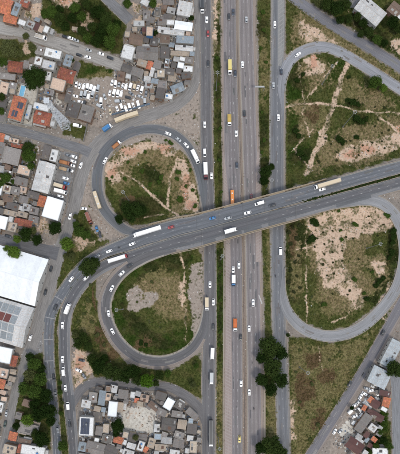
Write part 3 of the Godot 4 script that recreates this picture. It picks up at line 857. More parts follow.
	for i in total:
		var k := (i * 1 + 413777) % total
		var g := green[i]
		var q := clampf((n1[k] / 255.0 - 0.36) * 1.8, 0.0, 1.0) * (0.35 + 0.65 * n2[k] / 255.0) * g * 0.5
		var z := clampf((n1[k] / 255.0 + (n2[i] / 255.0 - 0.5) * 0.8 - 0.6) * 5.0, 0.0, 1.0) * soil[i] * 0.8
		cr[i] = lerpf(lerpf(cr[i], thin.r, q), weed.r, z)
		cg[i] = lerpf(lerpf(cg[i], thin.g, q), weed.g, z)
		cb[i] = lerpf(lerpf(cb[i], thin.b, q), weed.b, z)
		green[i] = maxf(g, z)
		var f := 0.66 + 0.4 * n2[i] / 255.0 + 0.3 * n3[i] / 255.0
		var c := Color(cr[i] * f, cg[i] * f, cb[i] * f).linear_to_srgb()
		out[i * 3] = int(c.r * 255.0)
		out[i * 3 + 1] = int(c.g * 255.0)
		out[i * 3 + 2] = int(c.b * 255.0)
		grass_map[i] = int(green[i] * 255.0)
	ground_img = Image.create_from_data(tw, th, false, Image.FORMAT_RGB8, out)
	var gi := ground_img.duplicate()
	gi.generate_mipmaps()
	var gm := mat("ground", Color.WHITE, 0.95, 0.0, ImageTexture.create_from_image(gi))
	gm.metallic_specular = 0.08
	# the sheet itself: fine near the interchange, four wide skirts out to the horizon
	var st := new_st()
	for j in hnz:
		for i in hnx:
			var p := Vector3(hx0 + i * HSTEP, 0, hz0 + j * HSTEP)
			var h := ground_h[j * hnx + i]
			st.set_uv(Vector2((p.x - hx0) / (GW * M), (p.z - hz0) / (GH * M)))
			st.set_color(Color.WHITE)
			st.add_vertex(Vector3(p.x, h, p.z))
	for j in hnz - 1:
		for i in hnx - 1:
			var a := j * hnx + i
			for k in [a, a + 1, a + hnx + 1, a, a + hnx + 1, a + hnx]: st.add_index(k)
	st.generate_normals()
	var sk := new_st()
	var x1 := hx0 + (hnx - 1) * HSTEP
	var z1 := hz0 + (hnz - 1) * HSTEP
	var F := 6000.0
	for q in [[-F, -F, F, hz0], [-F, z1, F, F], [-F, hz0, hx0, z1], [x1, hz0, F, z1]]:
		quad(sk, Vector3(q[0], 0, q[1]), Vector3(q[2], 0, q[1]), Vector3(q[2], 0, q[3]), Vector3(q[0], 0, q[3]), Color.WHITE, Rect2((q[0] - hx0) / (GW * M), (q[1] - hz0) / (GH * M), (q[2] - q[0]) / (GW * M), (q[3] - q[1]) / (GH * M)))
	var mesh := st.commit()
	mesh = sk.commit(mesh)
	var o := part(mesh, "ground", gm, self)
	used["ground"] = 0
	tag(o, "turf, bare earth and trodden paths between the roads", "", "", "structure")

func ground_at(p: Vector2) -> Color:
	var x := clampi(int((p.x - GX0) / GW * 936.0), 0, 935)
	var y := clampi(int((p.y - GY0) / GH * 1033.0), 0, 1032)
	return ground_img.get_pixel(x, y).srgb_to_linear()

func grass_at(p: Vector2) -> float:
	var x := clampi(int((p.x - GX0) / GW * 936.0), 0, 935)
	var y := clampi(int((p.y - GY0) / GH * 1033.0), 0, 1032)
	return grass_map[y * 936 + x] / 255.0

# ---------------------------------------------------------------- flyover, masts, tower
func build_flyover() -> void:
	var n: Dictionary = road_of["N"]
	var s: Dictionary = road_of["S"]
	var beige := lin(182, 165, 142)
	var o := thing("overpass", W(245, 217))
	tag(o, "long concrete road bridge carrying two carriageways over the motorway", "bridge")
	var inv := -o.position
	var span := func(r: Dictionary, x0: float, x1: float) -> Array:
		var a := -1
		var b := 0
		for i in r.pts.size():
			if r.pts[i].x <= x1 and r.pts[i].x >= x0:
				if a < 0: a = i
				b = i
		return [a, b]
	var add := func(st: SurfaceTool, called: String, m: Material):
		var p := put(st, called, m, o)
		p.position = inv
		return p
	# deck slabs under each carriageway
	for r in [n, s]:
		var q: Array = span.call(r, 197.0, 297.0)
		var st := new_st()
		wall_strip(st, r, q[0], q[1], func(i): return 0.0, r.hw[q[0]] + 1.6 / M, -1.0, -0.08, beige)
		add.call(st, "deck", mats.concrete)
		for g in [-0.75, -0.25, 0.25, 0.75]:
			st = new_st()
			wall_strip(st, r, q[0], q[1], func(i): return g * r.hw[i], 0.45, -1.9, -1.0, beige)
			add.call(st, "girder", mats.concrete)
	# walkways and parapets on both sides
	for e in [[n, 1.0, 150.0, 330.0], [s, -1.0, 168.0, 318.0]]:
		var r: Dictionary = e[0]
		var q: Array = span.call(r, e[2], e[3])
		var st := new_st()
		wall_strip(st, r, q[0], q[1], func(i): return e[1] * (r.hw[i] + 0.75), 0.75, -0.3, 0.2, beige)
		add.call(st, "walkway", mats.concrete)
		st = new_st()
		wall_strip(st, r, q[0], q[1], func(i): return e[1] * (r.hw[i] + 1.75), 0.24, -1.2, 1.1, lin(196, 180, 156))
		add.call(st, "parapet", mats.concrete)
	var qm: Array = span.call(n, 120.0, 305.0)
	var st2 := new_st()
	wall_strip(st2, n, qm[0], qm[1], func(i): return -n.hw[i] - 0.35, 0.3, -0.2, 0.75, lin(160, 156, 150))
	add.call(st2, "median_barrier", mats.concrete)
	# abutments
	for x in [197.6, 293.0]:
		var yn := 0.0
		var ys := 0.0
		for i in n.pts.size() - 1:
			if n.pts[i].x >= x and n.pts[i + 1].x < x: yn = n.pts[i].y - n.hw[i]
			if s.pts[mini(i, s.pts.size() - 2)].x >= x and s.pts[mini(i + 1, s.pts.size() - 1)].x < x: ys = s.pts[i].y + s.hw[i]
		var a := W(x, yn - 2.0)
		var b := W(x, ys + 2.0)
		var st := new_st()
		box(st, Vector3(a.x - 0.8, -0.5, a.z), Vector3(a.x + 0.8, 5.35, b.z), beige)
		add.call(st, "abutment", mats.concrete)
	# piers in the strips between the roads
	for x in [219.8, 243.2, 266.3]:
		var yc: float = 215.9 - (x - 245.0) * 0.272
		var cap := new_st()
		var a := W(x, yc - 14.5)
		var b := W(x, yc + 14.5)
		box(cap, Vector3(a.x - 0.7, 3.5, a.z), Vector3(a.x + 0.7, 4.42, b.z), beige)
		add.call(cap, "crosshead", mats.concrete)
		for k in [-10.5, -3.5, 3.5, 10.5]:
			var st := new_st()
			var p := W(x, yc + k)
			tube(st, Vector3(p.x, -0.2, p.z), Vector3(p.x, 3.55, p.z), 0.55, 0.55, 14, beige)
			add.call(st, "pier", mats.concrete)

func build_mast() -> Node3D:
	var o := thing("light_mast", Vector3.ZERO)
	var st := new_st()
	tube(st, Vector3.ZERO, Vector3(0, 24, 0), 0.24, 0.1, 12)
	put(st, "pole", mats.steel, o)
	st = new_st()
	box(st, Vector3(-0.5, -0.3, -0.5), Vector3(0.5, 0.2, 0.5), lin(130, 124, 116))
	put(st, "footing", mats.concrete, o)
	st = new_st()
	for i in 12:
		var t0 := TAU * i / 12.0
		var t1 := TAU * (i + 1) / 12.0
		tube(st, Vector3(cos(t0) * 0.85, 23.6, sin(t0) * 0.85), Vector3(cos(t1) * 0.85, 23.6, sin(t1) * 0.85), 0.08, 0.08, 6, Color.WHITE, false)
	for i in 4:
		var t := TAU * i / 4.0
		tube(st, Vector3(0, 23.6, 0), Vector3(cos(t) * 0.85, 23.6, sin(t) * 0.85), 0.05, 0.05, 6)
	put(st, "ring", mats.galvanised, o)
	for i in 6:
		var t := TAU * i / 6.0 + 0.2
		st = new_st()
		box(st, Vector3(-0.26, -0.12, -0.18), Vector3(0.26, 0.14, 0.18))
		var f := put(st, "floodlight", mats.lamp_grey, o)
		f.position = Vector3(cos(t) * 0.98, 23.5, sin(t) * 0.98)
		f.rotation = Vector3(0, -t, -0.25)
	return o

func build_masts() -> void:
	var heads := [[217.5, 72.5, "in the grass strip left of the motorway near the top"], [222.5, 256, "in the grass strip just below the flyover"], [219.5, 449, "in the grass strip at the bottom edge"], [272, 180, "beside the dark tree just above the flyover"], [380.6, 244, "on the bare ground inside the lower right loop"], [332.5, 66, "near the top slip road inside the upper right meadow"], [355, 112, "beside the crossing trails in the right meadow"], [123, 192, "inside the upper left loop"], [116.4, 310, "at the left edge of the lower left loop meadow"], [308, 373, "in the dry meadow at the bottom right"]]
	var proto: Node3D = null
	for h in heads:
		var m: Node3D = proto
		if proto == null:
			proto = build_mast()
			m = proto
		else:
			m = proto.duplicate()
			m.name = numbered("light_mast")
			add_child(m)
		var p := W(h[0], h[1], 23.6)
		m.position = Vector3(p.x, 0, p.z)
		m.position.y = ground_y(m.position)
		m.rotation.y = h[0]
		tag(m, "tall pale floodlight mast " + h[2], "light mast", "floodlight masts around the interchange")
	# the cantilever arm over the hard shoulder
	var g := thing("traffic_camera_arm", W(263.5, 91))
	tag(g, "grey cantilever arm with a box reaching over the motorway shoulder", "camera pole")
	var st := new_st()
	tube(st, Vector3.ZERO, Vector3(0, 6.2, 0), 0.16, 0.12, 10)
	put(st, "pole", mats.galvanised, g)
	st = new_st()
	tube(st, Vector3(0, 6.0, 0), Vector3(-6.2, 6.3, 0), 0.14, 0.1, 8)
	put(st, "arm", mats.galvanised, g)
	st = new_st()
	box(st, Vector3(-6.4, 5.9, -0.5), Vector3(-0.6, 6.15, 0.5))
	put(st, "panel", mats.galvanised, g)
	# lattice telecom tower
	var base := W(66.5, 126.5)
	var t := thing("lattice_tower", base)
	tag(t, "tall white lattice telecom tower standing on a grassy plot", "tower")
	var hgt := 40.0
	var leg_at := func(k: int, y: float) -> Vector3:
		var half := lerpf(2.8, 0.75, clampf(y / 33.0, 0, 1))
		var d: Array = [[-1, -1], [1, -1], [1, 1], [-1, 1]][k]
		return Vector3(d[0] * half, y, d[1] * half)
	for k in 4:
		st = new_st()
		for j in 8: tube(st, leg_at.call(k, hgt * j / 8.0), leg_at.call(k, hgt * (j + 1) / 8.0), 0.16, 0.15, 6)
		put(st, "leg", mats.mast_white, t)
	for k in 4:
		for j in 12:
			st = new_st()
			var y0 := hgt * j / 12.0
			var y1 := hgt * (j + 1) / 12.0
			tube(st, leg_at.call(k, y0), leg_at.call((k + 1) % 4, y1), 0.09, 0.09, 5)
			tube(st, leg_at.call((k + 1) % 4, y0), leg_at.call(k, y1), 0.09, 0.09, 5)
			tube(st, leg_at.call(k, y1), leg_at.call((k + 1) % 4, y1), 0.09, 0.09, 5)
			put(st, "brace", mats.mast_white, t)
	for y in [33.0, 39.5]:
		st = new_st()
		box(st, Vector3(-1.5, y - 0.1, -1.5), Vector3(1.5, y, 1.5))
		put(st, "platform", mats.mast_white, t)
	for y in [34.4, 38.2]:
		for k in 6:
			st = new_st()
			box(st, Vector3(-0.2, -1.0, -0.12), Vector3(0.2, 1.0, 0.12))
			var an := put(st, "antenna_panel", mats.white_paint, t)
			an.position = Vector3(cos(TAU * k / 6.0) * 1.9, y, sin(TAU * k / 6.0) * 1.9)
			an.rotation.y = -TAU * k / 6.0 + PI / 2
	for q in [[29.0, 0.9, 0.4], [31.0, 0.7, 2.4], [26.0, 0.8, 4.0]]:
		st = new_st()
		var dir := Vector3(cos(q[2]), 0, sin(q[2]))
		tube(st, Vector3(0, q[0], 0) + dir * 1.2, Vector3(0, q[0], 0) + dir * 1.6, q[1], q[1], 14)
		put(st, "dish", mats.white_paint, t)

# ---------------------------------------------------------------- vehicles (forward is +x)
var protos := {}
func loft(st: SurfaceTool, sta: Array, col := Color.WHITE) -> void:
	# sta: [x, half width, bottom, shoulder, top, top half width]
	var ring := func(s): return [Vector3(s[0], s[2], -s[1]), Vector3(s[0], s[3], -s[1]), Vector3(s[0], s[4], -s[5]), Vector3(s[0], s[4], s[5]), Vector3(s[0], s[3], s[1]), Vector3(s[0], s[2], s[1])]
	for i in sta.size() - 1:
		var a: Array = ring.call(sta[i])
		var b: Array = ring.call(sta[i + 1])
		for k in 6: quad(st, a[k], b[k], b[(k + 1) % 6], a[(k + 1) % 6], col)
	for e in [[0, 1], [sta.size() - 1, -1]]:
		var a: Array = ring.call(sta[e[0]])
		quad(st, a[0], a[1], a[4], a[5], col)
		quad(st, a[1], a[2], a[3], a[4], col)

func wheels(o: Node3D, xs: Array, half: float, r: float) -> void:
	var key := "wheel%.2f" % r
	if not protos.has(key):
		var st := new_st()
		tube(st, Vector3(0, 0, -0.12), Vector3(0, 0, 0.12), r, r, 12)
		var rim := new_st()
		tube(rim, Vector3(0, 0, -0.13), Vector3(0, 0, 0.13), r * 0.6, r * 0.6, 10)
		protos[key] = [st.commit(), rim.commit()]
	for x in xs:
		for s in [-1, 1]:
			var w := part(protos[key][0], "wheel", mats.tyre, o)
			w.position = Vector3(x, r, s * half)
			part(protos[key][1], "rim", mats.galvanised, w)

func lights(o: Node3D, x0: float, x1: float, half: float, y: float) -> void:
	for s in [-1, 1]:
		var st := new_st()
		box(st, Vector3(x1 - 0.12, y - 0.09, s * half - 0.17), Vector3(x1 + 0.03, y + 0.09, s * half + 0.17))
		put(st, "headlight", mats.lens, o)
		st = new_st()
		box(st, Vector3(x0 - 0.03, y - 0.1, s * half - 0.14), Vector3(x0 + 0.1, y + 0.12, s * half + 0.14))
		put(st, "tail_light", mats.tail, o)

func glazing(o: Node3D, r0: Array, r1: Array, f0: Array, f1: Array) -> void:
	# rear foot, rear head, front head, front foot as [x, y, half]
	var st := new_st()
	quad(st, Vector3(f0[0], f0[1], -f0[2]), Vector3(f1[0], f1[1], -f1[2]), Vector3(f1[0], f1[1], f1[2]), Vector3(f0[0], f0[1], f0[2]))
	put(st, "windscreen", mats.glass, o)
	st = new_st()
	quad(st, Vector3(r0[0], r0[1], -r0[2]), Vector3(r1[0], r1[1], -r1[2]), Vector3(r1[0], r1[1], r1[2]), Vector3(r0[0], r0[1], r0[2]))
	put(st, "rear_window", mats.glass, o)
	for s in [-1, 1]:
		st = new_st()
		quad(st, Vector3(r0[0], r0[1], s * r0[2]), Vector3(r1[0], r1[1], s * r1[2]), Vector3(f0[0], f0[1], s * f0[2]), Vector3(f1[0], f1[1], s * f1[2]))
		put(st, "side_window", mats.glass, o)

func paint_of(c: String) -> StandardMaterial3D:
	var t := {"white": [282, 282, 284], "grey": [128, 132, 138], "silver": [186, 190, 194], "black": [34, 35, 38], "dark blue": [48, 58, 76], "red": [168, 42, 42], "blue": [40, 118, 178], "yellow": [226, 206, 120], "orange": [226, 136, 44], "beige": [214, 196, 166], "brown": [150, 92, 56], "rusty": [136, 74, 52], "green": [44, 66, 58], "maroon": [110, 36, 40]}
	var v: Array = t[c]
	var m := mat("paint " + c, srgb(v[0], v[1], v[2]), 0.34)
	m.clearcoat_enabled = true
	m.clearcoat = 0.5
	m.clearcoat_roughness = 0.12
	return m

func make_vehicle(kind: String, col: String, col2: String) -> Node3D:
	var key := kind + col + col2
	if protos.has(key):
		var d: Node3D = protos[key].duplicate()
		d.name = numbered(called_of(kind))
		add_child(d)
		return d
	var o := thing(called_of(kind), Vector3.ZERO)
	protos[key] = o
	var pm := paint_of(col)
	var pm2 := paint_of(col2 if col2 else col)
	var st := new_st()
	match kind:
		"car":
			loft(st, [[-2.12, 0.7, 0.35, 0.6, 0.72, 0.62], [-2.0, 0.82, 0.25, 0.8, 0.93, 0.7], [-1.2, 0.87, 0.2, 0.84, 0.96, 0.74], [0.3, 0.87, 0.2, 0.84, 0.97, 0.74], [1.05, 0.87, 0.2, 0.8, 0.93, 0.72], [1.8, 0.82, 0.24, 0.66, 0.78, 0.64], [2.14, 0.64, 0.34, 0.52, 0.62, 0.5]])
			loft(st, [[-1.25, 0.6, 1.38, 1.4, 1.43, 0.5], [-0.4, 0.64, 1.4, 1.44, 1.48, 0.55], [0.3, 0.6, 1.37, 1.4, 1.43, 0.5]])
			put(st, "body", pm, o)
			glazing(o, [-1.85, 0.93, 0.68], [-1.22, 1.39, 0.6], [0.28, 1.39, 0.6], [1.02, 0.93, 0.7])
			wheels(o, [-1.3, 1.32], 0.76, 0.3)
			lights(o, -2.1, 2.02, 0.52, 0.66)
		"van":
			loft(st, [[-2.5, 0.9, 0.35, 1.5, 1.9, 0.78], [-2.35, 0.95, 0.25, 1.6, 2.02, 0.82], [0.95, 0.95, 0.22, 1.6, 2.02, 0.82], [1.15, 0.95, 0.22, 1.5, 1.96, 0.78]])
			loft(st, [[1.1, 0.95, 0.22, 0.95, 1.08, 0.86], [2.0, 0.93, 0.24, 0.9, 1.02, 0.8], [2.5, 0.78, 0.34, 0.72, 0.84, 0.66]])
			put(st, "body", pm, o)
			st = new_st()
			quad(st, Vector3(1.18, 1.94, -0.76), Vector3(1.98, 1.04, -0.8), Vector3(1.98, 1.04, 0.8), Vector3(1.18, 1.94, 0.76))
			put(st, "windscreen", mats.glass, o)
			for s in [-1, 1]:
				st = new_st()
				tri(st, Vector3(1.18, 1.9, s * 0.78), Vector3(1.96, 1.06, s * 0.82), Vector3(1.18, 1.06, s * 0.9))
				put(st, "side_window", mats.glass, o)
			wheels(o, [-1.55, 1.6], 0.84, 0.34)
			lights(o, -2.48, 2.42, 0.6, 0.75)
		"truck", "flatbed", "semi", "bus":
			var L: float = {"truck": 8.2, "flatbed": 8.0, "semi": 17.6, "bus": 11.6}[kind]
			var half := 1.22
			if kind == "bus":
				loft(st, [[-L / 2, 1.15, 0.5, 2.6, 2.9, 1.0], [-L / 2 + 0.2, half, 0.35, 2.8, 3.1, 1.05], [L / 2 - 0.25, half, 0.35, 2.8, 3.1, 1.05], [L / 2, 1.15, 0.5, 2.5, 2.85, 1.0]])
				put(st, "body", pm, o)
				st = new_st()
				box(st, Vector3(L / 2 - 0.05, 1.2, -1.05), Vector3(L / 2 + 0.03, 2.5, 1.05))
				put(st, "windscreen", mats.glass, o)
				for s in [-1, 1]:
					for k in 6:
						st = new_st()
						box(st, Vector3(-L / 2 + 0.8 + k * 1.65, 1.4, s * half - 0.03), Vector3(-L / 2 + 2.2 + k * 1.65, 2.4, s * half + 0.03))
						put(st, "side_window", mats.glass, o)
				for x in [-3.0, 2.0]:
					st = new_st()
					box(st, Vector3(x - 0.5, 3.05, -0.45), Vector3(x + 0.5, 3.25, 0.45))
					put(st, "roof_hatch", mats.white_paint, o)
				wheels(o, [-3.2, 3.6], 1.08, 0.48)
			else:
				var cab0 := L / 2 - 1.9
				loft(st, [[cab0, 1.15, 0.6, 2.2, 2.6, 0.95], [cab0 + 0.2, 1.2, 0.5, 2.3, 2.75, 1.0], [cab0 + 1.1, 1.2, 0.5, 2.3, 2.7, 1.0], [cab0 + 1.8, 1.15, 0.55, 1.4, 1.5, 1.05], [cab0 + 1.9, 1.1, 0.6, 1.2, 1.3, 1.0]])
				put(st, "cab", pm, o)
				st = new_st()
				quad(st, Vector3(cab0 + 1.13, 2.66, -0.96), Vector3(cab0 + 1.8, 1.54, -1.02), Vector3(cab0 + 1.8, 1.54, 1.02), Vector3(cab0 + 1.13, 2.66, 0.96))
				put(st, "windscreen", mats.glass, o)
				for s in [-1, 1]:
					st = new_st()
					box(st, Vector3(cab0 + 0.5, 1.5, s * 1.2 - 0.02), Vector3(cab0 + 1.2, 2.2, s * 1.2 + 0.02))
					put(st, "side_window", mats.glass, o)
				st = new_st()
				box(st, Vector3(-L / 2, 0.65, -0.45), Vector3(cab0 + 0.1, 0.95, 0.45))
				put(st, "chassis", mats.dark_metal, o)
				st = new_st()
				if kind == "flatbed":
					box(st, Vector3(-L / 2, 1.0, -half), Vector3(cab0 - 0.3, 1.2, half))
					for s in [-1, 1]: box(st, Vector3(-L / 2, 1.2, s * half - 0.05), Vector3(cab0 - 0.3, 1.75, s * half + 0.05))
					box(st, Vector3(cab0 - 0.35, 1.2, -half), Vector3(cab0 - 0.25, 2.1, half))
					put(st, "cargo_bed", pm2, o)
					st = new_st()
					loft(st, [[-L / 2 + 0.15, 1.05, 1.2, 1.4, 1.6, 0.7], [-1.0, 1.1, 1.2, 1.8, 2.2, 0.7], [cab0 - 0.6, 1.05, 1.2, 1.5, 1.7, 0.6]])
					put(st, "load", mats.tarp if not mats.has("load " + col2) else mats["load " + col2], o)
				else:
					loft(st, [[-L / 2, 1.2, 1.0, 3.3, 3.42, 1.14], [-L / 2 + 0.1, half + 0.03, 1.0, 3.4, 3.52, 1.18], [cab0 - 0.35, half + 0.03, 1.0, 3.4, 3.52, 1.18], [cab0 - 0.25, 1.2, 1.0, 3.3, 3.42, 1.14]])
					put(st, "cargo_box", pm2, o)
					for s in [-1, 1]:
						st = new_st()
						box(st, Vector3(-L / 2 + 0.2, 3.5, s * 1.12 - 0.05), Vector3(cab0 - 0.5, 3.56, s * 1.12 + 0.05), Color.WHITE)
						put(st, "top_rail", mats.galvanised, o)
				if kind == "semi": wheels(o, [-L / 2 + 1.2, -L / 2 + 2.4, -L / 2 + 3.6, L / 2 - 4.4, L / 2 - 1.0], 1.05, 0.5)
				else: wheels(o, [-L / 2 + 1.6, -L / 2 + 2.7, L / 2 - 1.0], 1.03, 0.48)
			lights(o, -L / 2, L / 2 - 0.05, 0.8, 0.95)
		"trailer":
			loft(st, [[-4.0, 1.2, 1.0, 3.2, 3.4, 1.1], [-3.9, 1.25, 1.0, 3.3, 3.5, 1.15], [3.9, 1.25, 1.0, 3.3, 3.5, 1.15], [4.0, 1.2, 1.0, 3.2, 3.4, 1.1]])
			put(st, "cargo_box", pm, o)
			st = new_st()
			box(st, Vector3(-3.9, 0.6, -0.45), Vector3(3.9, 1.0, 0.45))
			put(st, "chassis", mats.dark_metal, o)
			wheels(o, [-2.6, -1.4, 2.6], 1.05, 0.48)
		"motorcycle":
			loft(st, [[-0.85, 0.12, 0.55, 0.75, 0.82, 0.08], [-0.3, 0.17, 0.4, 0.75, 0.85, 0.12], [0.25, 0.18, 0.4, 0.85, 1.0, 0.12], [0.6, 0.08, 0.6, 0.9, 1.0, 0.05]])
			put(st, "body", pm, o)
			st = new_st()
			tube(st, Vector3(0.5, 1.08, -0.38), Vector3(0.5, 1.08, 0.38), 0.025, 0.025, 6)
			tube(st, Vector3(0.5, 1.08, 0), Vector3(0.75, 0.32, 0), 0.04, 0.04, 6)
			put(st, "handlebar", mats.dark_metal, o)
			for x in [-0.68, 0.75]:
				st = new_st()
				tube(st, Vector3(x, 0.31, -0.07), Vector3(x, 0.31, 0.07), 0.31, 0.31, 14)
				put(st, "wheel", mats.tyre, o)
	return o

func called_of(kind: String) -> String:
	return {"car": "car", "van": "van", "truck": "box_truck", "flatbed": "flatbed_truck", "semi": "semi_truck", "bus": "bus", "trailer": "truck_trailer", "motorcycle": "motorcycle"}[kind]

func said(kind: String, c: String, c2: String) -> String:
	var w: String = {"car": "car", "van": "van", "truck": "box truck", "flatbed": "tipper truck", "semi": "articulated lorry", "bus": "bus", "trailer": "box trailer", "motorcycle": "motorcycle"}[kind]
	if c2 and c2 != c: return "%s-cabbed %s %s" % [c, c2, w]
	return c + " " + w

const TOP := {"car": 1.4, "van": 1.9, "truck": 3.3, "flatbed": 1.8, "semi": 3.4, "bus": 3.0, "trailer": 3.4, "motorcycle": 1.0}
const ROADS_SAID := {"A": "on the left collector road", "B": "on the left motorway carriageway", "C": "on the right motorway carriageway", "D": "on the right collector road", "N": "on the upper flyover carriageway", "S": "on the lower flyover carriageway", "UL": "on the upper left loop ramp", "LL": "on the lower left loop ramp", "R2": "on the curved slip road", "R4": "on the lower right street", "L4": "on the dusty frontage street", "L1": "on the upper left street", "L5": "on the side street above the white warehouse"}

func rotate_to(o: Node3D, dir: Vector2) -> void:
	o.rotation.y = atan2(-dir.y, dir.x)

func vehicle(kind: String, x: float, y: float, c: String, c2 := "", rd := "", ang := 0.0, size := 1.0, where := "") -> Node3D:
	var o := make_vehicle(kind, c, c2)
	var h := 0.0
	var dir := Vector2.RIGHT.rotated(deg_to_rad(ang))
	var up := 0.0
	var order := "from the top edge"
	var key := y
	if rd:
		var r: Dictionary = road_of[rd]
		var i := nearest(r, Vector2(x, y))
		dir = r.tan[i] * r.flow
		h = r.h[i]
		up = r.lift + 0.01
		# keep clear of the marking and sit on whichever sheet is highest here
		for q in roads:
			var k := nearest(q, Vector2(x, y))
			if q.pts[k].distance_to(Vector2(x, y)) < q.hw[k] + 1.5 and absf(q.h[k] - h) < 0.6: up = maxf(up, q.h[k] - h + q.lift + 0.01)
		if rd in ["N", "S"] :
			order = "from the left edge"
			key = x
	var p := W(x, y, h + TOP[kind])
	o.position = Vector3(p.x, h + up, p.z)
	if not rd: o.position.y = maxf(ground_y(o.position), 0.0) + 0.01
	if not rd:
		for q in roads:
			var k := nearest(q, Vector2(x, y))
			if q.pts[k].distance_to(Vector2(x, y)) < q.hw[k] + 2.0: o.position.y = maxf(o.position.y, q.h[k] + q.lift + 0.01)
	rotate_to(o, dir)
	o.scale = Vector3(size, 1.0 + (size - 1.0) * 0.3, 1.0 + (size - 1.0) * 0.25)
	var cat: String = {"car": "car", "van": "van", "truck": "truck", "flatbed": "truck", "semi": "truck", "bus": "bus", "trailer": "trailer", "motorcycle": "motorcycle"}[kind]
	o.set_meta("category", cat)
	var place: String = where if where else ROADS_SAID[rd]
	later(o, said(kind, c, c2) + " " + place, order, key, ("vehicles driving " if rd else "vehicles parked ") + place)
	splat_occ(Vector2(x, y), 3.4)
	return o

func splat_occ(p: Vector2, r: float) -> void:
	for yy in range(int(p.y - r), int(p.y + r) + 1):
		for xx in range(int(p.x - r), int(p.x + r) + 1):
			var gx := xx - GX0
			var gy := yy - GY0
			if gx >= 0 and gy >= 0 and gx < GW and gy < GH: occ[gy * GW + gx] = 1

func build_rider(bike: Node3D, n: String) -> void:
	# one continuous figure astride the machine: hips, back, head, arms to the bar, legs to the pegs
	var o := thing("person", bike.position)
	o.rotation = bike.rotation
	var st := new_st()
	var body := lin(70, 66, 72)
	var chain := func(ps: Array, rs: Array):
		for i in ps.size() - 1: tube(st, ps[i], ps[i + 1], rs[i], rs[i + 1], 8, body)
	chain.call([Vector3(-0.25, 0.82, 0), Vector3(-0.22, 1.0, 0), Vector3(-0.1, 1.25, 0), Vector3(0.0, 1.42, 0), Vector3(0.03, 1.52, 0)], [0.17, 0.16, 0.2, 0.12, 0.06])
	for s in [-1, 1]:
		chain.call([Vector3(-0.02, 1.4, s * 0.17), Vector3(0.18, 1.18, s * 0.28), Vector3(0.48, 1.1, s * 0.33)], [0.07, 0.055, 0.045])
		chain.call([Vector3(-0.22, 0.86, s * 0.1), Vector3(0.2, 0.82, s * 0.2), Vector3(-0.05, 0.42, s * 0.2), Vector3(0.1, 0.36, s * 0.2)], [0.1, 0.08, 0.06, 0.05])
	put(st, "body", vmat("cloth", 0.9), o)
	var hd := SphereMesh.new()
	hd.radius = 0.15
	hd.height = 0.3
	hd.radial_segments = 14
	hd.rings = 8
	var he := part(hd, "helmet", mats.helmet, o)
	he.position = Vector3(0.06, 1.66, 0)
	tag(o, "helmeted rider in dark clothes on the motorcycle " + n, "person", "motorcycle riders")

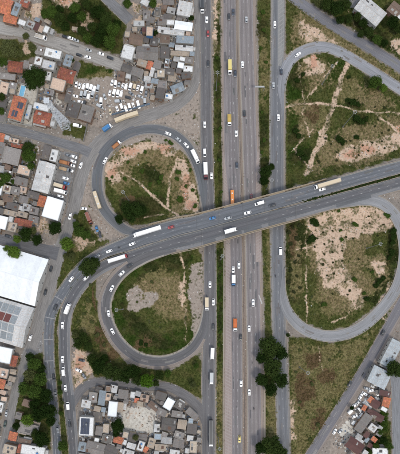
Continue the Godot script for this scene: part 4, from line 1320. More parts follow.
func build_traffic() -> void:
	var w := "white"
	# [kind, x, y, colour, second colour, road, size]
	for v in [
		["truck", 202.3, 5, w, "black", "A", 0.95], ["car", 206.7, 19, w, "", "A", 1.0], ["car", 208, 33, "red", "", "A", 1.0], ["car", 208.2, 63, "black", "", "A", 1.0], ["car", 204.7, 124, w, "", "A", 1.0], ["van", 204.7, 152.5, w, "", "A", 1.0], ["truck", 205.6, 170.5, "maroon", w, "A", 1.3], ["car", 211.5, 175.5, w, "", "A", 1.0], ["car", 210, 284.5, w, "", "A", 1.0], ["truck", 206.8, 304, w, "beige", "A", 1.05], ["car", 213.3, 302, w, "", "A", 1.05], ["car", 213.2, 327, "black", "", "A", 1.0], ["truck", 212.4, 354, w, "", "A", 0.95], ["truck", 211.6, 379, w, "silver", "A", 1.0], ["semi", 211, 434, w, "black", "A", 1.02],
		["car", 229, 16, "black", "", "B", 1.0], ["car", 233.3, 11.5, "dark blue", "", "B", 1.05], ["truck", 230, 66, w, "yellow", "B", 1.05], ["car", 235.3, 73, "dark blue", "", "B", 1.05], ["flatbed", 229.4, 119.5, w, "yellow", "B", 0.95], ["car", 236.3, 133, w, "", "B", 1.0], ["car", 237, 165, "dark blue", "", "B", 1.05], ["bus", 232.4, 197, "orange", "", "B", 0.82], ["car", 239, 265, w, "", "B", 1.05], ["car", 233.3, 269.5, w, "", "B", 1.0], ["truck", 233.7, 280.5, "blue", w, "B", 0.9], ["flatbed", 235.2, 325, w, "orange", "B", 1.05], ["car", 240.7, 337.5, "black", "", "B", 1.0], ["car", 241.2, 383.5, w, "", "B", 1.1], ["car", 239.5, 439.5, "yellow", "", "B", 1.1],
		["car", 246.5, 19, "silver", "", "C", 0.95], ["car", 242.6, 64, w, "", "C", 1.0], ["car", 244.4, 112.7, "black", "", "C", 1.0], ["car", 251.5, 196.5, "maroon", "", "C", 1.0], ["car", 253.3, 303, w, "", "C", 1.1], ["car", 249.2, 328.7, w, "", "C", 0.95], ["car", 249.4, 392.7, w, "", "C", 0.95],
		["car", 275, 24, w, "", "D", 1.1], ["car", 281.5, 71, "dark blue", "", "D", 1.0], ["car", 273.6, 85, "silver", "", "D", 1.0], ["car", 278.5, 117, w, "", "D", 1.0], ["van", 280.7, 251, w, "", "D", 1.05], ["car", 298, 54, w, "", "R2", 1.05],
		["van", 259.5, 203, w, "", "N", 1.2], ["car", 272.5, 205, "black", "", "N", 1.05], ["car", 247.7, 212.5, w, "", "N", 1.1], ["car", 228, 218, "silver", "", "N", 1.1], ["car", 212.5, 218, "blue", "", "N", 1.0], ["car", 171, 227, "red", "", "N", 1.0], ["semi", 146.5, 231.3, w, "", "N", 1.08], ["car", 132, 243.7, w, "", "N", 1.0], ["car", 109, 251, w, "", "N", 1.0], ["car", 98, 255.8, "grey", "", "N", 1.0], ["car", 71, 279, w, "", "N", 1.0], ["car", 55, 307.6, "black", "", "N", 1.05], ["car", 53.4, 377.6, "black", "", "N", 1.05], ["car", 55.4, 393.6, "grey", "", "N", 1.0], ["car", 57.5, 430, "grey", "", "N", 1.05], ["semi", 328, 183.2, w, "beige", "N", 0.98], ["car", 322.5, 189, w, "", "N", 1.0],
		["truck", 231, 230.2, w, "", "S", 1.0], ["semi", 117.5, 258.2, "red", w, "S", 0.75], ["car", 129.7, 265.4, "black", "", "LL", 1.0], ["car", 121.4, 273.4, w, "", "LL", 1.05], ["car", 111.5, 288.3, w, "", "LL", 1.05], ["car", 108.5, 313.6, w, "", "LL", 1.0], ["car", 112.4, 331.4, w, "", "LL", 1.0], ["car", 85.6, 278, w, "", "S", 1.0], ["truck", 67, 308.5, w, "", "S", 0.9], ["car", 62.2, 325.5, w, "", "S", 1.1], ["car", 62.4, 359.5, w, "", "S", 1.05], ["van", 63, 371.6, w, "", "S", 1.1], ["car", 65.2, 388.4, w, "", "S", 1.0], ["van", 67.6, 406, w, "", "S", 1.0], ["car", 69.4, 424, "black", "", "S", 1.05],
		["car", 168, 133.2, w, "", "UL", 1.0], ["car", 178.3, 139, "silver", "", "UL", 1.0], ["car", 186.2, 144.8, w, "", "UL", 1.0], ["truck", 195.3, 156, w, "", "UL", 1.12], ["flatbed", 116.6, 144.4, w, "brown", "UL", 0.85], ["car", 104.8, 160.4, w, "", "UL", 1.1], ["bus", 96.8, 199.5, "beige", "", "UL", 1.0],
		["car", 80.5, 165, w, "", "L4", 1.0], ["car", 69.8, 216, w, "", "L4", 1.05], ["car", 50.6, 269, "black", "", "L4", 1.0], ["car", 45, 292.4, "black", "", "L4", 1.0], ["car", 29.8, 338, w, "", "L4", 1.0], ["car", 6, 413.6, "silver", "", "L4", 1.0], ["car", 4.6, 424.4, "green", "", "L4", 1.05],
		["flatbed", 40.5, 36.6, w, w, "L1", 1.0], ["car", 88.4, 49.6, "silver", "", "L1", 1.0], ["car", 87.4, 56.6, w, "", "L1", 1.0], ["car", 79, 54.4, "black", "", "L1", 1.0], ["car", 100.6, 53, w, "", "L1", 1.0], ["car", 110.2, 57.4, "black", "", "L1", 1.1],
		["car", 350, 384, "black", "", "R4", 1.0], ["car", 383.5, 332.5, "black", "", "R4", 1.0], ["car", 7.6, 236, "black", "", "L5", 1.0],
	]:
		vehicle(v[0], v[1], v[2], v[3], v[4], v[5], 0.0, v[6])
	for b in [[119, 247.6, "N", "on the upper flyover carriageway"], [254, 409, "C", "on the right motorway carriageway"], [275.5, 276, "D", "on the right collector road"]]:
		var k := vehicle("motorcycle", b[0], b[1], "black", "", b[2], 0.0, 1.0)
		build_rider(k, b[3])
	# parked: [kind, x, y, colour, second, angle, size], place
	rng.seed = 19
	var yard_at := []
	var yard := "in the crowded vehicle yard"
	for p in [[76, 83.4], [79.4, 85.6], [83.4, 86], [87, 87.6], [90.6, 87.4], [94, 89], [97.6, 88.6], [81.2, 93.4], [84.8, 94.6], [88.4, 95.6], [92.4, 94.4], [112, 81.4], [115.2, 83.4], [119, 83.4], [122.4, 84.6], [126, 85.6], [130, 85.4], [134, 87], [137.6, 88], [141.5, 89], [109.6, 91.6], [113.6, 93], [117.6, 93.6], [121.2, 92.4], [117, 107.6], [121.6, 107], [125.4, 107.4], [129.4, 106.4], [133.4, 105], [138, 103.4]]:
		yard_at.append(Vector2(p[0], p[1]))
		vehicle("van" if rng.randf() < 0.8 else "car", p[0] + rng.randf_range(-0.2, 0.2), p[1] + rng.randf_range(-0.9, 0.9), w if rng.randf() < 0.82 else ("silver" if rng.randf() < 0.7 else "beige"), "", "", (104.0 if p[1] < 100 else 72.0) + rng.randf_range(-4, 4) + (180.0 if rng.randf() < 0.3 else 0.0), rng.randf_range(0.84, 1.0), yard)
	for p in [[96.6, 97, "grey", 100], [74.6, 95.6, "white", 10], [72, 102, "silver", -20], [80, 101.4, "white", 12], [104.4, 96, "silver", 70], [128, 97, "black", 15], [131, 93, "grey", 40], [140, 96, "silver", 20], [110, 111, "beige", 80], [146, 93, "grey", 100]]:
		yard_at.append(Vector2(p[0], p[1]))
		vehicle("car", p[0], p[1], p[2], "", "", p[3], 1.0, yard)
	for k in 46:
		var q := Vector2(rng.randf_range(70, 148), rng.randf_range(80, 110))
		var bad := q.y > 112.0 - maxf(0.0, (q.x - 106.0) * 0.25) or (q.x < 94.0 and q.y > 104.0) or (q.x > 92.0 and q.x < 112.0 and q.y < 82.0) or q.y < 78.0 + maxf(0.0, (q.x - 110.0) * 0.22)
		for o in yard_at:
			if o.distance_to(q) < 4.4: bad = true
		if bad: continue
		yard_at.append(q)
		vehicle("car" if rng.randf() < 0.6 else "van", q.x, q.y, [w, w, "silver", "grey", "black", "beige"][rng.randi() % 6], "", "", rng.randf_range(-15, 30) + (90.0 if rng.randf() < 0.6 else 0.0), 0.9, yard)
	vehicle("trailer", 120, 118, "beige", "", "", -22, 0.95, "at the lower edge of the vehicle yard")
	vehicle("trailer", 131.6, 114, "beige", "", "", -17, 1.05, "at the lower edge of the vehicle yard")
	vehicle("truck", 107, 126.6, w, "blue", "", -35, 0.85, "at the corner below the vehicle yard")
	vehicle("van", 77, 125, w, "", "", 10, 1.1, "on the grassy plot by the lattice tower")
	var lot := "in the walled truck lot"
	for p in [["car", 74, 156.4, w, "", 20], ["car", 73, 161, w, "", 20], ["car", 71.6, 165, w, "", 20], ["car", 70, 170, w, "", 20], ["flatbed", 65, 162.5, "brown", "brown", 15], ["flatbed", 64.4, 169, "grey", "grey", 15], ["car", 65, 178, w, "", 15], ["car", 66, 183, "blue", "", 15], ["truck", 59.6, 185.6, "red", "beige", 17], ["truck", 60, 191, w, "", 14], ["car", 60, 196, w, "", 15], ["car", 68, 155, "grey", "", 20]]:
		vehicle(p[0], p[1], p[2], p[3], p[4], "", p[5], 1.0, lot)
	var verge := "on the dirt verge beside the loop"
	vehicle("truck", 88.4, 218, "rusty", "rusty", "", 68, 1.0, verge)
	vehicle("car", 96.6, 228.6, "blue", "", "", 75, 1.0, verge)
	vehicle("car", 99.8, 234.6, "black", "", "", 80, 1.0, verge)
	vehicle("car", 83.6, 208.4, w, "", "", 5, 1.0, verge)
	var dirt := "on the red dirt patch"
	vehicle("car", 78.4, 370.6, w, "", "", 25, 1.1, dirt)
	vehicle("car", 81.4, 360.4, "black", "", "", 10, 1.0, dirt)
	vehicle("car", 83.8, 376.2, "grey", "", "", 60, 1.0, dirt)
	var scrap := "in the scrap yard by the lower right street"
	for p in [["van", 351.4, 411.4, w, -45], ["car", 355, 416.6, w, -20], ["car", 361, 397, w, -60], ["car", 359, 402, "silver", -50], ["car", 355.6, 405.4, w, -30], ["car", 365, 394, w, 30], ["car", 367.4, 388.6, "silver", 10], ["car", 377.4, 393.4, w, 60], ["car", 335, 432, w, -60], ["car", 340.6, 431.6, "silver", -40], ["car", 371, 391, w, -10]]:
		vehicle(p[0], p[1], p[2], p[3], "", "", p[4], 0.95, scrap)
	for p in [[65, 36, "black"], [70.4, 37.4, w], [75.6, 39.6, "silver"]]:
		vehicle("car", p[0], p[1], p[2], "", "", 18, 1.0, "parked beside the upper left street")

# ---------------------------------------------------------------- plants
func leaf_mesh(seed_: int, clumps: int, leaves: int, size: float, flat: float, spread := 0.62) -> ArrayMesh:
	var r := RandomNumberGenerator.new()
	r.seed = seed_
	var st := new_st()
	for c in clumps:
		var d := Vector3(r.randfn(), r.randf_range(-0.35, 1.1), r.randfn()).normalized()
		var cc := d * (r.randf_range(0.25, 1.0) * spread)
		var cr := r.randf_range(0.24, 0.42)
		var tone := r.randf_range(0.72, 1.3)
		for l in leaves:
			var q := Vector3(r.randfn(), r.randfn() * 0.8, r.randfn()).normalized() * cr * pow(r.randf(), 0.45)
			var p := cc + q
			p.y *= flat
			var n := (q.normalized() + Vector3(0, 0.6, 0) + Vector3(r.randfn(), r.randfn(), r.randfn()) * 0.45).normalized()
			var u := n.cross(Vector3(r.randfn(), r.randfn(), r.randfn())).normalized()
			var v := n.cross(u)
			var s := size * r.randf_range(0.6, 1.3)
			var k := tone * r.randf_range(0.65, 1.35)
			var col := Color(k, k * r.randf_range(0.94, 1.05), k * r.randf_range(0.8, 1.1))
			var a := p - u * s * 0.5
			var b := p + v * s * 0.34
			var e := p + u * s * 0.5
			var f := p - v * s * 0.34
			for vert in [a, b, e, a, e, f]:
				st.set_normal(n)
				st.set_color(col)
				st.add_vertex(vert)
	return st.commit()

func trunk_mesh(seed_: int) -> ArrayMesh:
	var r := RandomNumberGenerator.new()
	r.seed = seed_
	var st := new_st()
	tube(st, Vector3(0, -0.05, 0), Vector3(0.02, 0.45, 0.01), 0.07, 0.05, 8)
	for i in 6:
		var t := TAU * i / 6.0 + r.randf()
		var e := Vector3(cos(t) * 0.45, r.randf_range(0.75, 1.0), sin(t) * 0.45)
		tube(st, Vector3(0.02, 0.36 + 0.02 * i, 0.01), e, 0.04, 0.012, 6)
	return st.commit()

var crowns := []
var trunks := []
var bushes := []
func leaf_mat(key: String, r: float, g: float, b: float) -> StandardMaterial3D:
	var m := mat(key, srgb(r, g, b), 0.95)
	m.metallic_specular = 0.08
	m.vertex_color_use_as_albedo = true
	m.backlight_enabled = true
	m.backlight = Color(0.05, 0.07, 0.02)
	m.cull_mode = BaseMaterial3D.CULL_DISABLED
	return m

func tree(x: float, y: float, r: float, kind: String, where: String) -> void:
	var rad := r * M
	var hgt := clampf(rad * 1.5 + 1.5, 2.5, 11.0)
	var p := W(x, y, hgt * 0.62)
	var o := thing("tree", Vector3(p.x, 0, p.z), x * 1.7 + y)
	o.position.y = ground_y(o.position)
	var tr := part(trunks[int(x + y) % trunks.size()], "trunk", mats.bark, o)
	tr.scale = Vector3(rad, hgt * 0.72, rad)
	var cr := part(crowns[int(x * 3 + y * 7) % crowns.size()], "crown", mats["leaf " + kind + (["", " a", " b"][int(x * 11 + y * 5) % 3] if kind == "dark" else "")], o)
	cr.position.y = hgt * 0.62
	cr.scale = Vector3(rad, hgt * 0.46, rad) * 1.08
	o.set_meta("category", "tree")
	later(o, "%s %s %s" % ["large" if r >= 9 else ("medium" if r >= 6 else "small"), {"dark": "dark green tree", "mid": "leafy green tree", "light": "bright green tree", "olive": "olive green tree", "lime": "lime green tree"}[kind], where], "from the left edge", x, "trees " + where)

func build_trees() -> void:
	for s in 5: crowns.append(leaf_mesh(100 + s, 34, 110, 0.13, 0.95))
	for s in 3: trunks.append(trunk_mesh(40 + s))
	for s in 4: bushes.append(leaf_mesh(200 + s, 12, 60, 0.22, 0.8, 0.5))
	leaf_mat("leaf dark", 42, 58, 26)
	leaf_mat("leaf mid", 66, 86, 38)
	leaf_mat("leaf light", 86, 110, 44)
	leaf_mat("leaf olive", 84, 90, 56)
	leaf_mat("leaf lime", 72, 102, 32)
	leaf_mat("leaf dark a", 52, 66, 32)
	leaf_mat("leaf dark b", 36, 52, 22)
	leaf_mat("leaf scrub", 62, 66, 42)
	var groups := {
		"among the houses of the upper left": [[35, 78.5, 14.5, "dark"], [9.6, 49, 11, "olive"], [3, 62, 5.5, "mid"], [33, 48, 5, "olive"], [20, 53, 5, "olive"], [1, 97, 5, "dark"], [26, 36, 4, "olive"], [1, 111, 4.5, "mid"], [72, 60, 3, "dark"]],
		"in the belt above the upper left street": [[52, 12, 7, "mid"], [60, 20, 7.5, "dark"], [66, 27, 6, "dark"], [45, 14, 5, "mid"], [75, 8, 6.5, "mid"], [87, 5, 6, "dark"], [97, 12, 8, "dark"], [106, 19, 8, "dark"], [113, 30, 8.5, "mid"], [117, 25, 6, "dark"], [101, 35, 8, "dark"], [110, 42, 8, "mid"], [97, 41, 7, "dark"], [88, 39, 6, "mid"], [82, 31, 6, "dark"], [73, 18, 6, "dark"], [104, 28, 7, "dark"], [82, 18, 6, "mid"], [60, 9, 5, "dark"], [92, 27, 6, "dark"]],
		"at the top of the middle settlement": [[128, 4, 5.5, "mid"], [153, 3, 5, "mid"], [191.5, 18, 3.5, "dark"], [156, 33, 3.5, "dark"]],
		"behind the left-hand houses": [[29, 155, 8.5, "mid"], [28, 147.5, 7, "dark"], [31, 166, 4.5, "mid"], [6, 178, 7, "mid"], [0, 184, 5, "mid"], [13, 182, 3, "mid"]],
		"along the side street above the white warehouse": [[55, 228, 8, "dark"], [26, 235, 8.5, "dark"], [37, 240, 6.5, "dark"], [17, 239, 5, "light"], [14, 252, 8, "light"], [7, 249, 4.5, "light"], [20, 257, 4.5, "light"], [33, 231, 5, "olive"]],
		"on the green wedge beside the upper left loop": [[68, 244, 8.5, "light"], [80, 231, 7, "mid"], [86, 235, 6, "mid"], [76, 225, 4.5, "mid"], [72, 257, 4.5, "olive"], [76, 217, 3.5, "olive"], [92, 239, 4, "olive"], [66, 256, 3.5, "olive"]],
		"at the flyover split on the left": [[89, 267, 11.5, "dark"], [94, 263, 7, "dark"]],
		"inside the upper left loop": [[133, 212, 11.5, "dark"], [120, 220, 5.5, "dark"], [126, 206, 7, "dark"], [142, 210, 6, "dark"]],
		"in the grove beside the left carriageway": [[34, 364, 8, "mid"], [30, 376, 8, "olive"], [40, 379, 8.5, "mid"], [24, 389, 7.5, "mid"], [36, 392, 9, "mid"], [46, 396, 8.5, "dark"], [49, 411, 9.5, "dark"], [40, 414, 9, "dark"], [28, 420, 8, "light"], [51, 421, 6, "dark"], [30, 357, 5.5, "dark"], [42, 439, 9.5, "dark"], [36, 434, 6, "dark"], [16, 426, 4.5, "dark"], [41, 368, 6, "dark"], [35, 404, 7, "dark"]],
		"on the narrow median of the lower left roads": [[60, 392, 3.5, "mid"], [63.5, 446, 6.5, "mid"], [61, 413, 3, "mid"], [62, 403, 2.8, "olive"], [60, 383, 2.6, "mid"]],
		"in the tree row below the lower left loop": [[78, 344, 6.5, "dark"], [84, 338, 6.5, "dark"], [88, 346, 6, "dark"], [76, 336, 4.5, "olive"], [93, 359, 7, "dark"], [99, 367, 9, "dark"], [108, 371, 9, "dark"], [117, 374, 9, "dark"], [126, 375, 9, "dark"], [134, 371, 8.5, "dark"], [138, 380, 7.5, "dark"], [147.5, 380, 9, "lime"], [160, 376, 6, "dark"], [156, 383, 4.5, "dark"], [104, 359, 5.5, "dark"], [168, 373, 4.5, "mid"], [193, 385, 4.5, "olive"], [196, 366, 3.5, "mid"]],
		"in the lower settlement": [[118, 426, 8.5, "dark"], [116, 434, 4, "dark"], [136, 437, 4, "olive"], [96, 452, 0.5, "dark"]],
		"beside the lower motorway": [[270, 347, 14, "dark"], [261, 358, 7, "dark"], [281, 353, 8.5, "dark"], [273, 368, 12, "dark"], [262, 380, 8, "dark"], [279.5, 380, 9.5, "dark"], [271, 390, 8, "dark"], [261, 448, 8, "dark"], [271, 445, 12, "dark"], [280, 451, 8.5, "dark"], [288, 335, 2.6, "dark"]],
		"just above the flyover right of the motorway": [[265.5, 172, 7.5, "dark"], [271.5, 166.5, 4, "dark"], [264, 181, 6, "dark"]],
		"in the upper right corner": [[328, 4, 8, "dark"], [337, 8, 9, "dark"], [345, 5, 7, "dark"], [349, 19, 5, "dark"], [340, 20, 5, "dark"], [357, 17, 5, "dark"], [363, 24, 5.5, "dark"], [369, 32, 6, "dark"], [377, 40, 6, "mid"], [384, 43, 5, "dark"], [361, 34, 4.5, "dark"], [393, 22, 7.5, "dark"], [399, 29, 6, "dark"], [318, 3, 4.5, "olive"]],
		"below the curved slip road": [[376, 81.5, 7.5, "mid"], [383.5, 88, 4.5, "light"], [371, 85, 4, "mid"]],
		"in the lower right corner": [[395, 369, 10.5, "dark"], [389, 446, 5, "mid"], [383, 440, 5, "dark"], [376, 446, 4, "mid"], [384, 424, 3.5, "mid"], [371, 452, 3.5, "mid"], [352, 408, 2.8, "dark"], [380, 432, 4, "mid"]],
	}
	for where in groups:
		for t in groups[where]:
			if t[2] > 1.0: tree(t[0], t[1], t[2], t[3], where)

func shrub(x: float, y: float, r: float, kind: String, where: String) -> void:
	var rad := r * M
	var p := W(x, y, rad * 0.5)
	var o := thing("shrub", Vector3(p.x, 0, p.z), x * 2.3)
	o.position.y = ground_y(o.position)
	var f := part(bushes[int(x * 5 + y) % bushes.size()], "foliage", mats["leaf " + kind], o)
	f.position.y = rad * 0.42
	f.scale = Vector3(rad, rad * 0.8, rad) * 1.25
	var s := part(trunks[0], "stem", mats.bark, o)
	s.scale = Vector3(rad, rad, rad) * 0.6
	o.set_meta("category", "shrub")
	later(o, "%s shrub %s" % [{"dark": "dark green", "mid": "green", "light": "bright green", "olive": "olive", "scrub": "grey green"}[kind], where], "from the top edge", y, "shrubs " + where)

func build_shrubs() -> void:
	var lr := "on the bare earth inside the lower right loop"
	for s in [[120, 118], [155, 112], [125, 160], [155, 152], [90, 170], [125, 198], [155, 190], [190, 185], [190, 222], [157, 228], [120, 235, 1.8], [160, 268, 1.6], [135, 275], [200, 298], [218, 330, 1.6], [155, 342], [290, 85], [320, 130], [285, 60], [210, 345], [340, 90], [205, 135], [230, 140], [250, 215], [100, 140]]:
		shrub(290 + s[0] / 3.64, 200 + s[1] / 3.64, s[2] if s.size() > 2 else 1.25, "scrub", lr)
	for s in [[188, 143, 2.6], [185, 110, 2.2], [235, 88, 2.8], [244, 92, 2.4], [235, 290, 3], [125, 380, 3.6], [170, 45, 2.0], [350, 62, 2.8], [340, 56, 2.2], [300, 262, 2.4], [270, 340, 2.6]]:
		shrub(290 + s[0] / 3.64, 200 + s[1] / 3.64, s[2], "mid", lr)
	for s in [[372, 115, 4], [375, 135, 4.2], [374, 155, 3.6], [372, 190, 4.2], [362, 210, 3], [325, 295, 4], [315, 310, 3.6], [340, 285, 3.2], [280, 360, 3.6], [90, 85, 4.5], [84, 140, 4.5], [72, 150, 4], [78, 80, 4]]:
		shrub(290 + s[0] / 3.64, 200 + s[1] / 3.64, s[2], "dark", lr)
	for s in [[289, 232, 2.6], [293, 228, 2.2], [297, 238, 2.8], [291, 244, 2.6], [289, 256, 2.8], [295, 262, 2.4], [291, 270, 2.8], [289, 282, 2.6], [294, 292, 2.4], [298, 226, 2.6], [299, 256, 2], [297, 276, 2], [300, 288, 2]]:
		shrub(s[0], s[1], s[2], "scrub", "in the dark scrub right of the collector road")
	var ur := "in the upper right meadow"
	for s in [[235, 175], [205, 150], [265, 165], [300, 155], [285, 185], [310, 95], [335, 120], [335, 150], [345, 28, 1.8], [310, 25], [170, 220, 1.6], [160, 260, 1.5], [100, 205], [105, 225, 2], [220, 148], [170, 190], [130, 140, 1.6], [320, 70], [380, 185], [360, 110, 1.6], [150, 160], [345, 175], [250, 200]]:
		shrub(290 + s[0] / 3.64, 100 + s[1] / 3.64, s[2] if s.size() > 2 else 1.25, "scrub", ur)
	for s in [[353, 102, 4.5], [361, 121, 5], [357, 118, 4], [339.5, 139, 4.5], [343, 142, 3.5], [357, 137, 3.4], [349, 77, 2.6], [300, 153, 4.8], [304, 158, 4.4], [296, 131, 3.6], [299, 136, 3.4], [348, 100, 3], [358, 104, 3.4], [366, 119, 3.4], [297, 80, 3.4], [303, 74, 3]]:
		shrub(s[0], s[1], s[2], "dark", ur)
	var ul := "in the upper left loop meadow"
	for s in [[142, 171, 3.2], [161, 177, 3.6], [159, 182, 3], [178, 172, 3.6], [177, 179, 2.6], [180, 199, 4], [195, 207, 3], [150, 184, 3], [125, 179, 2.6], [112, 177, 2], [190, 170, 2.2], [186, 186, 2], [170, 142, 2.4], [166, 140, 2], [172, 144, 1.8], [145, 152, 2.4], [128, 162, 2.2], [193, 190, 2.4]]:
		shrub(s[0], s[1], s[2], "mid", ul)
	var ll := "in the lower left loop meadow"
	for s in [[141, 343, 3.2], [146, 345, 2.6], [152, 282, 2.2], [137, 302, 1.6], [186, 318, 1.8], [187, 268, 1.8], [176, 262, 2.2], [190, 252, 2.8], [124, 330, 2.6]]:
		shrub(s[0], s[1], s[2], "dark" if s[1] > 330 else "olive", ll)
	for s in [[88, 300, 3], [92, 322, 2.8], [84, 314, 2.4], [97, 335, 3], [78, 322, 2.2], [104, 345, 2.6], [91, 285, 2.4]]:
		shrub(s[0], s[1], s[2], "olive", "between the lower left loop and the carriageway")
	for s in [[219, 100, 2], [220, 128, 2.2], [219, 160, 2], [221, 192, 2.2], [220.5, 268, 2.2], [220, 300, 2], [220, 332, 2.2], [217, 58, 2.2], [218, 84, 2.2], [219, 345, 2]]:
		shrub(s[0], s[1], s[2], "mid", "in the grass strip left of the motorway")
	for s in [[263, 12, 3], [259, 18, 2.2], [264, 30, 2.6], [261, 48, 2.4], [266, 62, 2.2], [262, 112, 2.2], [264, 140, 2.6], [262, 152, 2.4], [265, 98, 2]]:
		shrub(s[0], s[1], s[2], "mid", "in the grass strip right of the motorway")
	var hedge := thing("hedge", W(350, 188.8, 5.4))
	tag(hedge, "long dark hedge in the median between the flyover carriageways at right", "hedge")
	rng.seed = 23
	for k in 46:
		var hx := 303.0 + k * 2.4 + rng.randf_range(-0.5, 0.5)
		var hp := W(hx, 202.6 - (hx - 300.0) * 0.274 + rng.randf_range(-0.3, 0.3), deck_h(hx))
		var f := part(bushes[k % 4], "bush", mats["leaf dark"] if k % 3 else mats["leaf scrub"], hedge)
		f.position = hp + Vector3(0, 0.25, 0) - hedge.position
		f.rotation.y = rng.randf() * TAU
		f.scale = Vector3(1.3, 0.8, 1.3) * rng.randf_range(0.7, 1.15)
	for s in [[300, 350, 2], [312, 384, 2.4], [318, 425, 2.8], [300, 402, 2.2], [306, 412, 1.8], [330, 360, 2], [296, 372, 1.8], [340, 352, 1.8], [310, 440, 2.4], [325, 400, 1.6]]:
		shrub(s[0], s[1], s[2], "olive", "in the dry meadow at the bottom right")
	# stuff: tufts of grass and weeds over the meadows, stones and litter on the trodden ground
	var r := RandomNumberGenerator.new()
	r.seed = 77
	var st := new_st()
	for k in 9:
		var t := TAU * k / 9.0 + r.randf() * 0.5
		var d := Vector3(cos(t), 0, sin(t))
		var s := Vector3(-d.z, 0, d.x) * 0.1
		var tip := d * r.randf_range(0.22, 0.42) + Vector3(0, r.randf_range(0.14, 0.34), 0)
		var root := d * 0.04
		var n := Vector3(d.x * 0.3, 1, d.z * 0.3).normalized()
		for v in [root - s, tip, root + s]:
			st.set_normal(n)
			st.set_color(Color.WHITE)
			st.add_vertex(v)
	var spots := []
	var cols := []
	var tries := 0
	while spots.size() < 60000 and tries < 260000:
		tries += 1
		var p := Vector2(r.randf_range(-20, 420), r.randf_range(-20, 474))
		var g := grass_at(p)
		if g < 0.25 or r.randf() > g or covered(p) : continue
		var w := W(p.x, p.y)
		w.y = ground_y(w)
		spots.append(Transform3D(Basis(Vector3.UP, r.randf() * TAU).scaled(Vector3.ONE * r.randf_range(0.7, 1.9)), w))
		var c := ground_at(p)
		var f := r.randf_range(0.62, 1.2)
		cols.append(Color(c.r * f, c.g * f * r.randf_range(1.0, 1.16), c.b * f * 0.95))
	vmat("grass blades", 0.95).metallic_specular = 0.05
	var o := scatter("grass", st.commit(), vmat("grass blades", 0.9), spots, cols)
	tag(o, "rough grass and weeds covering the meadows and verges", "grass", "", "stuff")
	st = new_st()
	loft(st, [[-0.5, 0.3, 0, 0.15, 0.2, 0.2], [0, 0.45, 0, 0.25, 0.38, 0.25], [0.5, 0.25, 0, 0.1, 0.16, 0.12]])
	spots = []
	cols = []
	tries = 0
	while spots.size() < 9000 and tries < 90000:
		tries += 1
		var p := Vector2(r.randf_range(-10, 410), r.randf_range(-10, 464))
		if covered(p) or is_occ(p): continue
		var g := grass_at(p)
		if r.randf() < g * 0.985: continue
		var w := W(p.x, p.y)
		w.y = ground_y(w)
		spots.append(Transform3D(Basis(Vector3.UP, r.randf() * TAU).scaled(Vector3.ONE * (0.16 + 0.6 * pow(r.randf(), 3.0))), w))
		var tone: Array = [[196, 190, 182], [120, 104, 92], [150, 130, 112], [84, 78, 74], [206, 206, 206], [140, 112, 92]][r.randi() % 6]
		cols.append(lin(tone[0], tone[1], tone[2]))
	o = scatter("rubble", st.commit(), vmat("rubble", 0.95), spots, cols)
	tag(o, "stones, rubble and litter strewn over bare ground and yards", "rubble", "", "stuff")

func clutter(called: String, label: String, poly: Array, count: int, lo: float, hi: float, tones: Array, seed_: int) -> void:
	# odds and ends lying about: crates, sheets, scrap
	var r := RandomNumberGenerator.new()
	r.seed = seed_
	var pv := PackedVector2Array()
	var a := Vector2(1e9, 1e9)
	var b := -a
	for p in poly:
		var v := Vector2(p[0], p[1])
		pv.append(v)
		a = a.min(v)
		b = b.max(v)
	var st := new_st()
	loft(st, [[-0.5, 0.42, 0, 0.3, 0.38, 0.36], [-0.42, 0.5, 0, 0.4, 0.5, 0.42], [0.42, 0.5, 0, 0.4, 0.5, 0.42], [0.5, 0.42, 0, 0.3, 0.38, 0.36]])
	var spots := []
	var cols := []
	var tries := 0
	while spots.size() < count and tries < count * 12:
		tries += 1
		var p := Vector2(r.randf_range(a.x, b.x), r.randf_range(a.y, b.y))
		if not Geometry2D.is_point_in_polygon(p, pv) or is_occ(p) or covered(p): continue
		var w := W(p.x, p.y)
		w.y = ground_y(w) - 0.02
		var s := r.randf_range(lo, hi)
		spots.append(Transform3D(Basis(Vector3.UP, r.randf() * TAU) * Basis.from_scale(Vector3(s * r.randf_range(0.7, 2.0), s * r.randf_range(0.4, 1.2), s)), w))
		var tone: Array = tones[r.randi() % tones.size()]
		cols.append(shade(lin(tone[0], tone[1], tone[2]), r.randf_range(0.8, 1.15)))
	tag(scatter(called, st.commit(), vmat("clutter", 0.8), spots, cols), label, "clutter", "", "stuff")

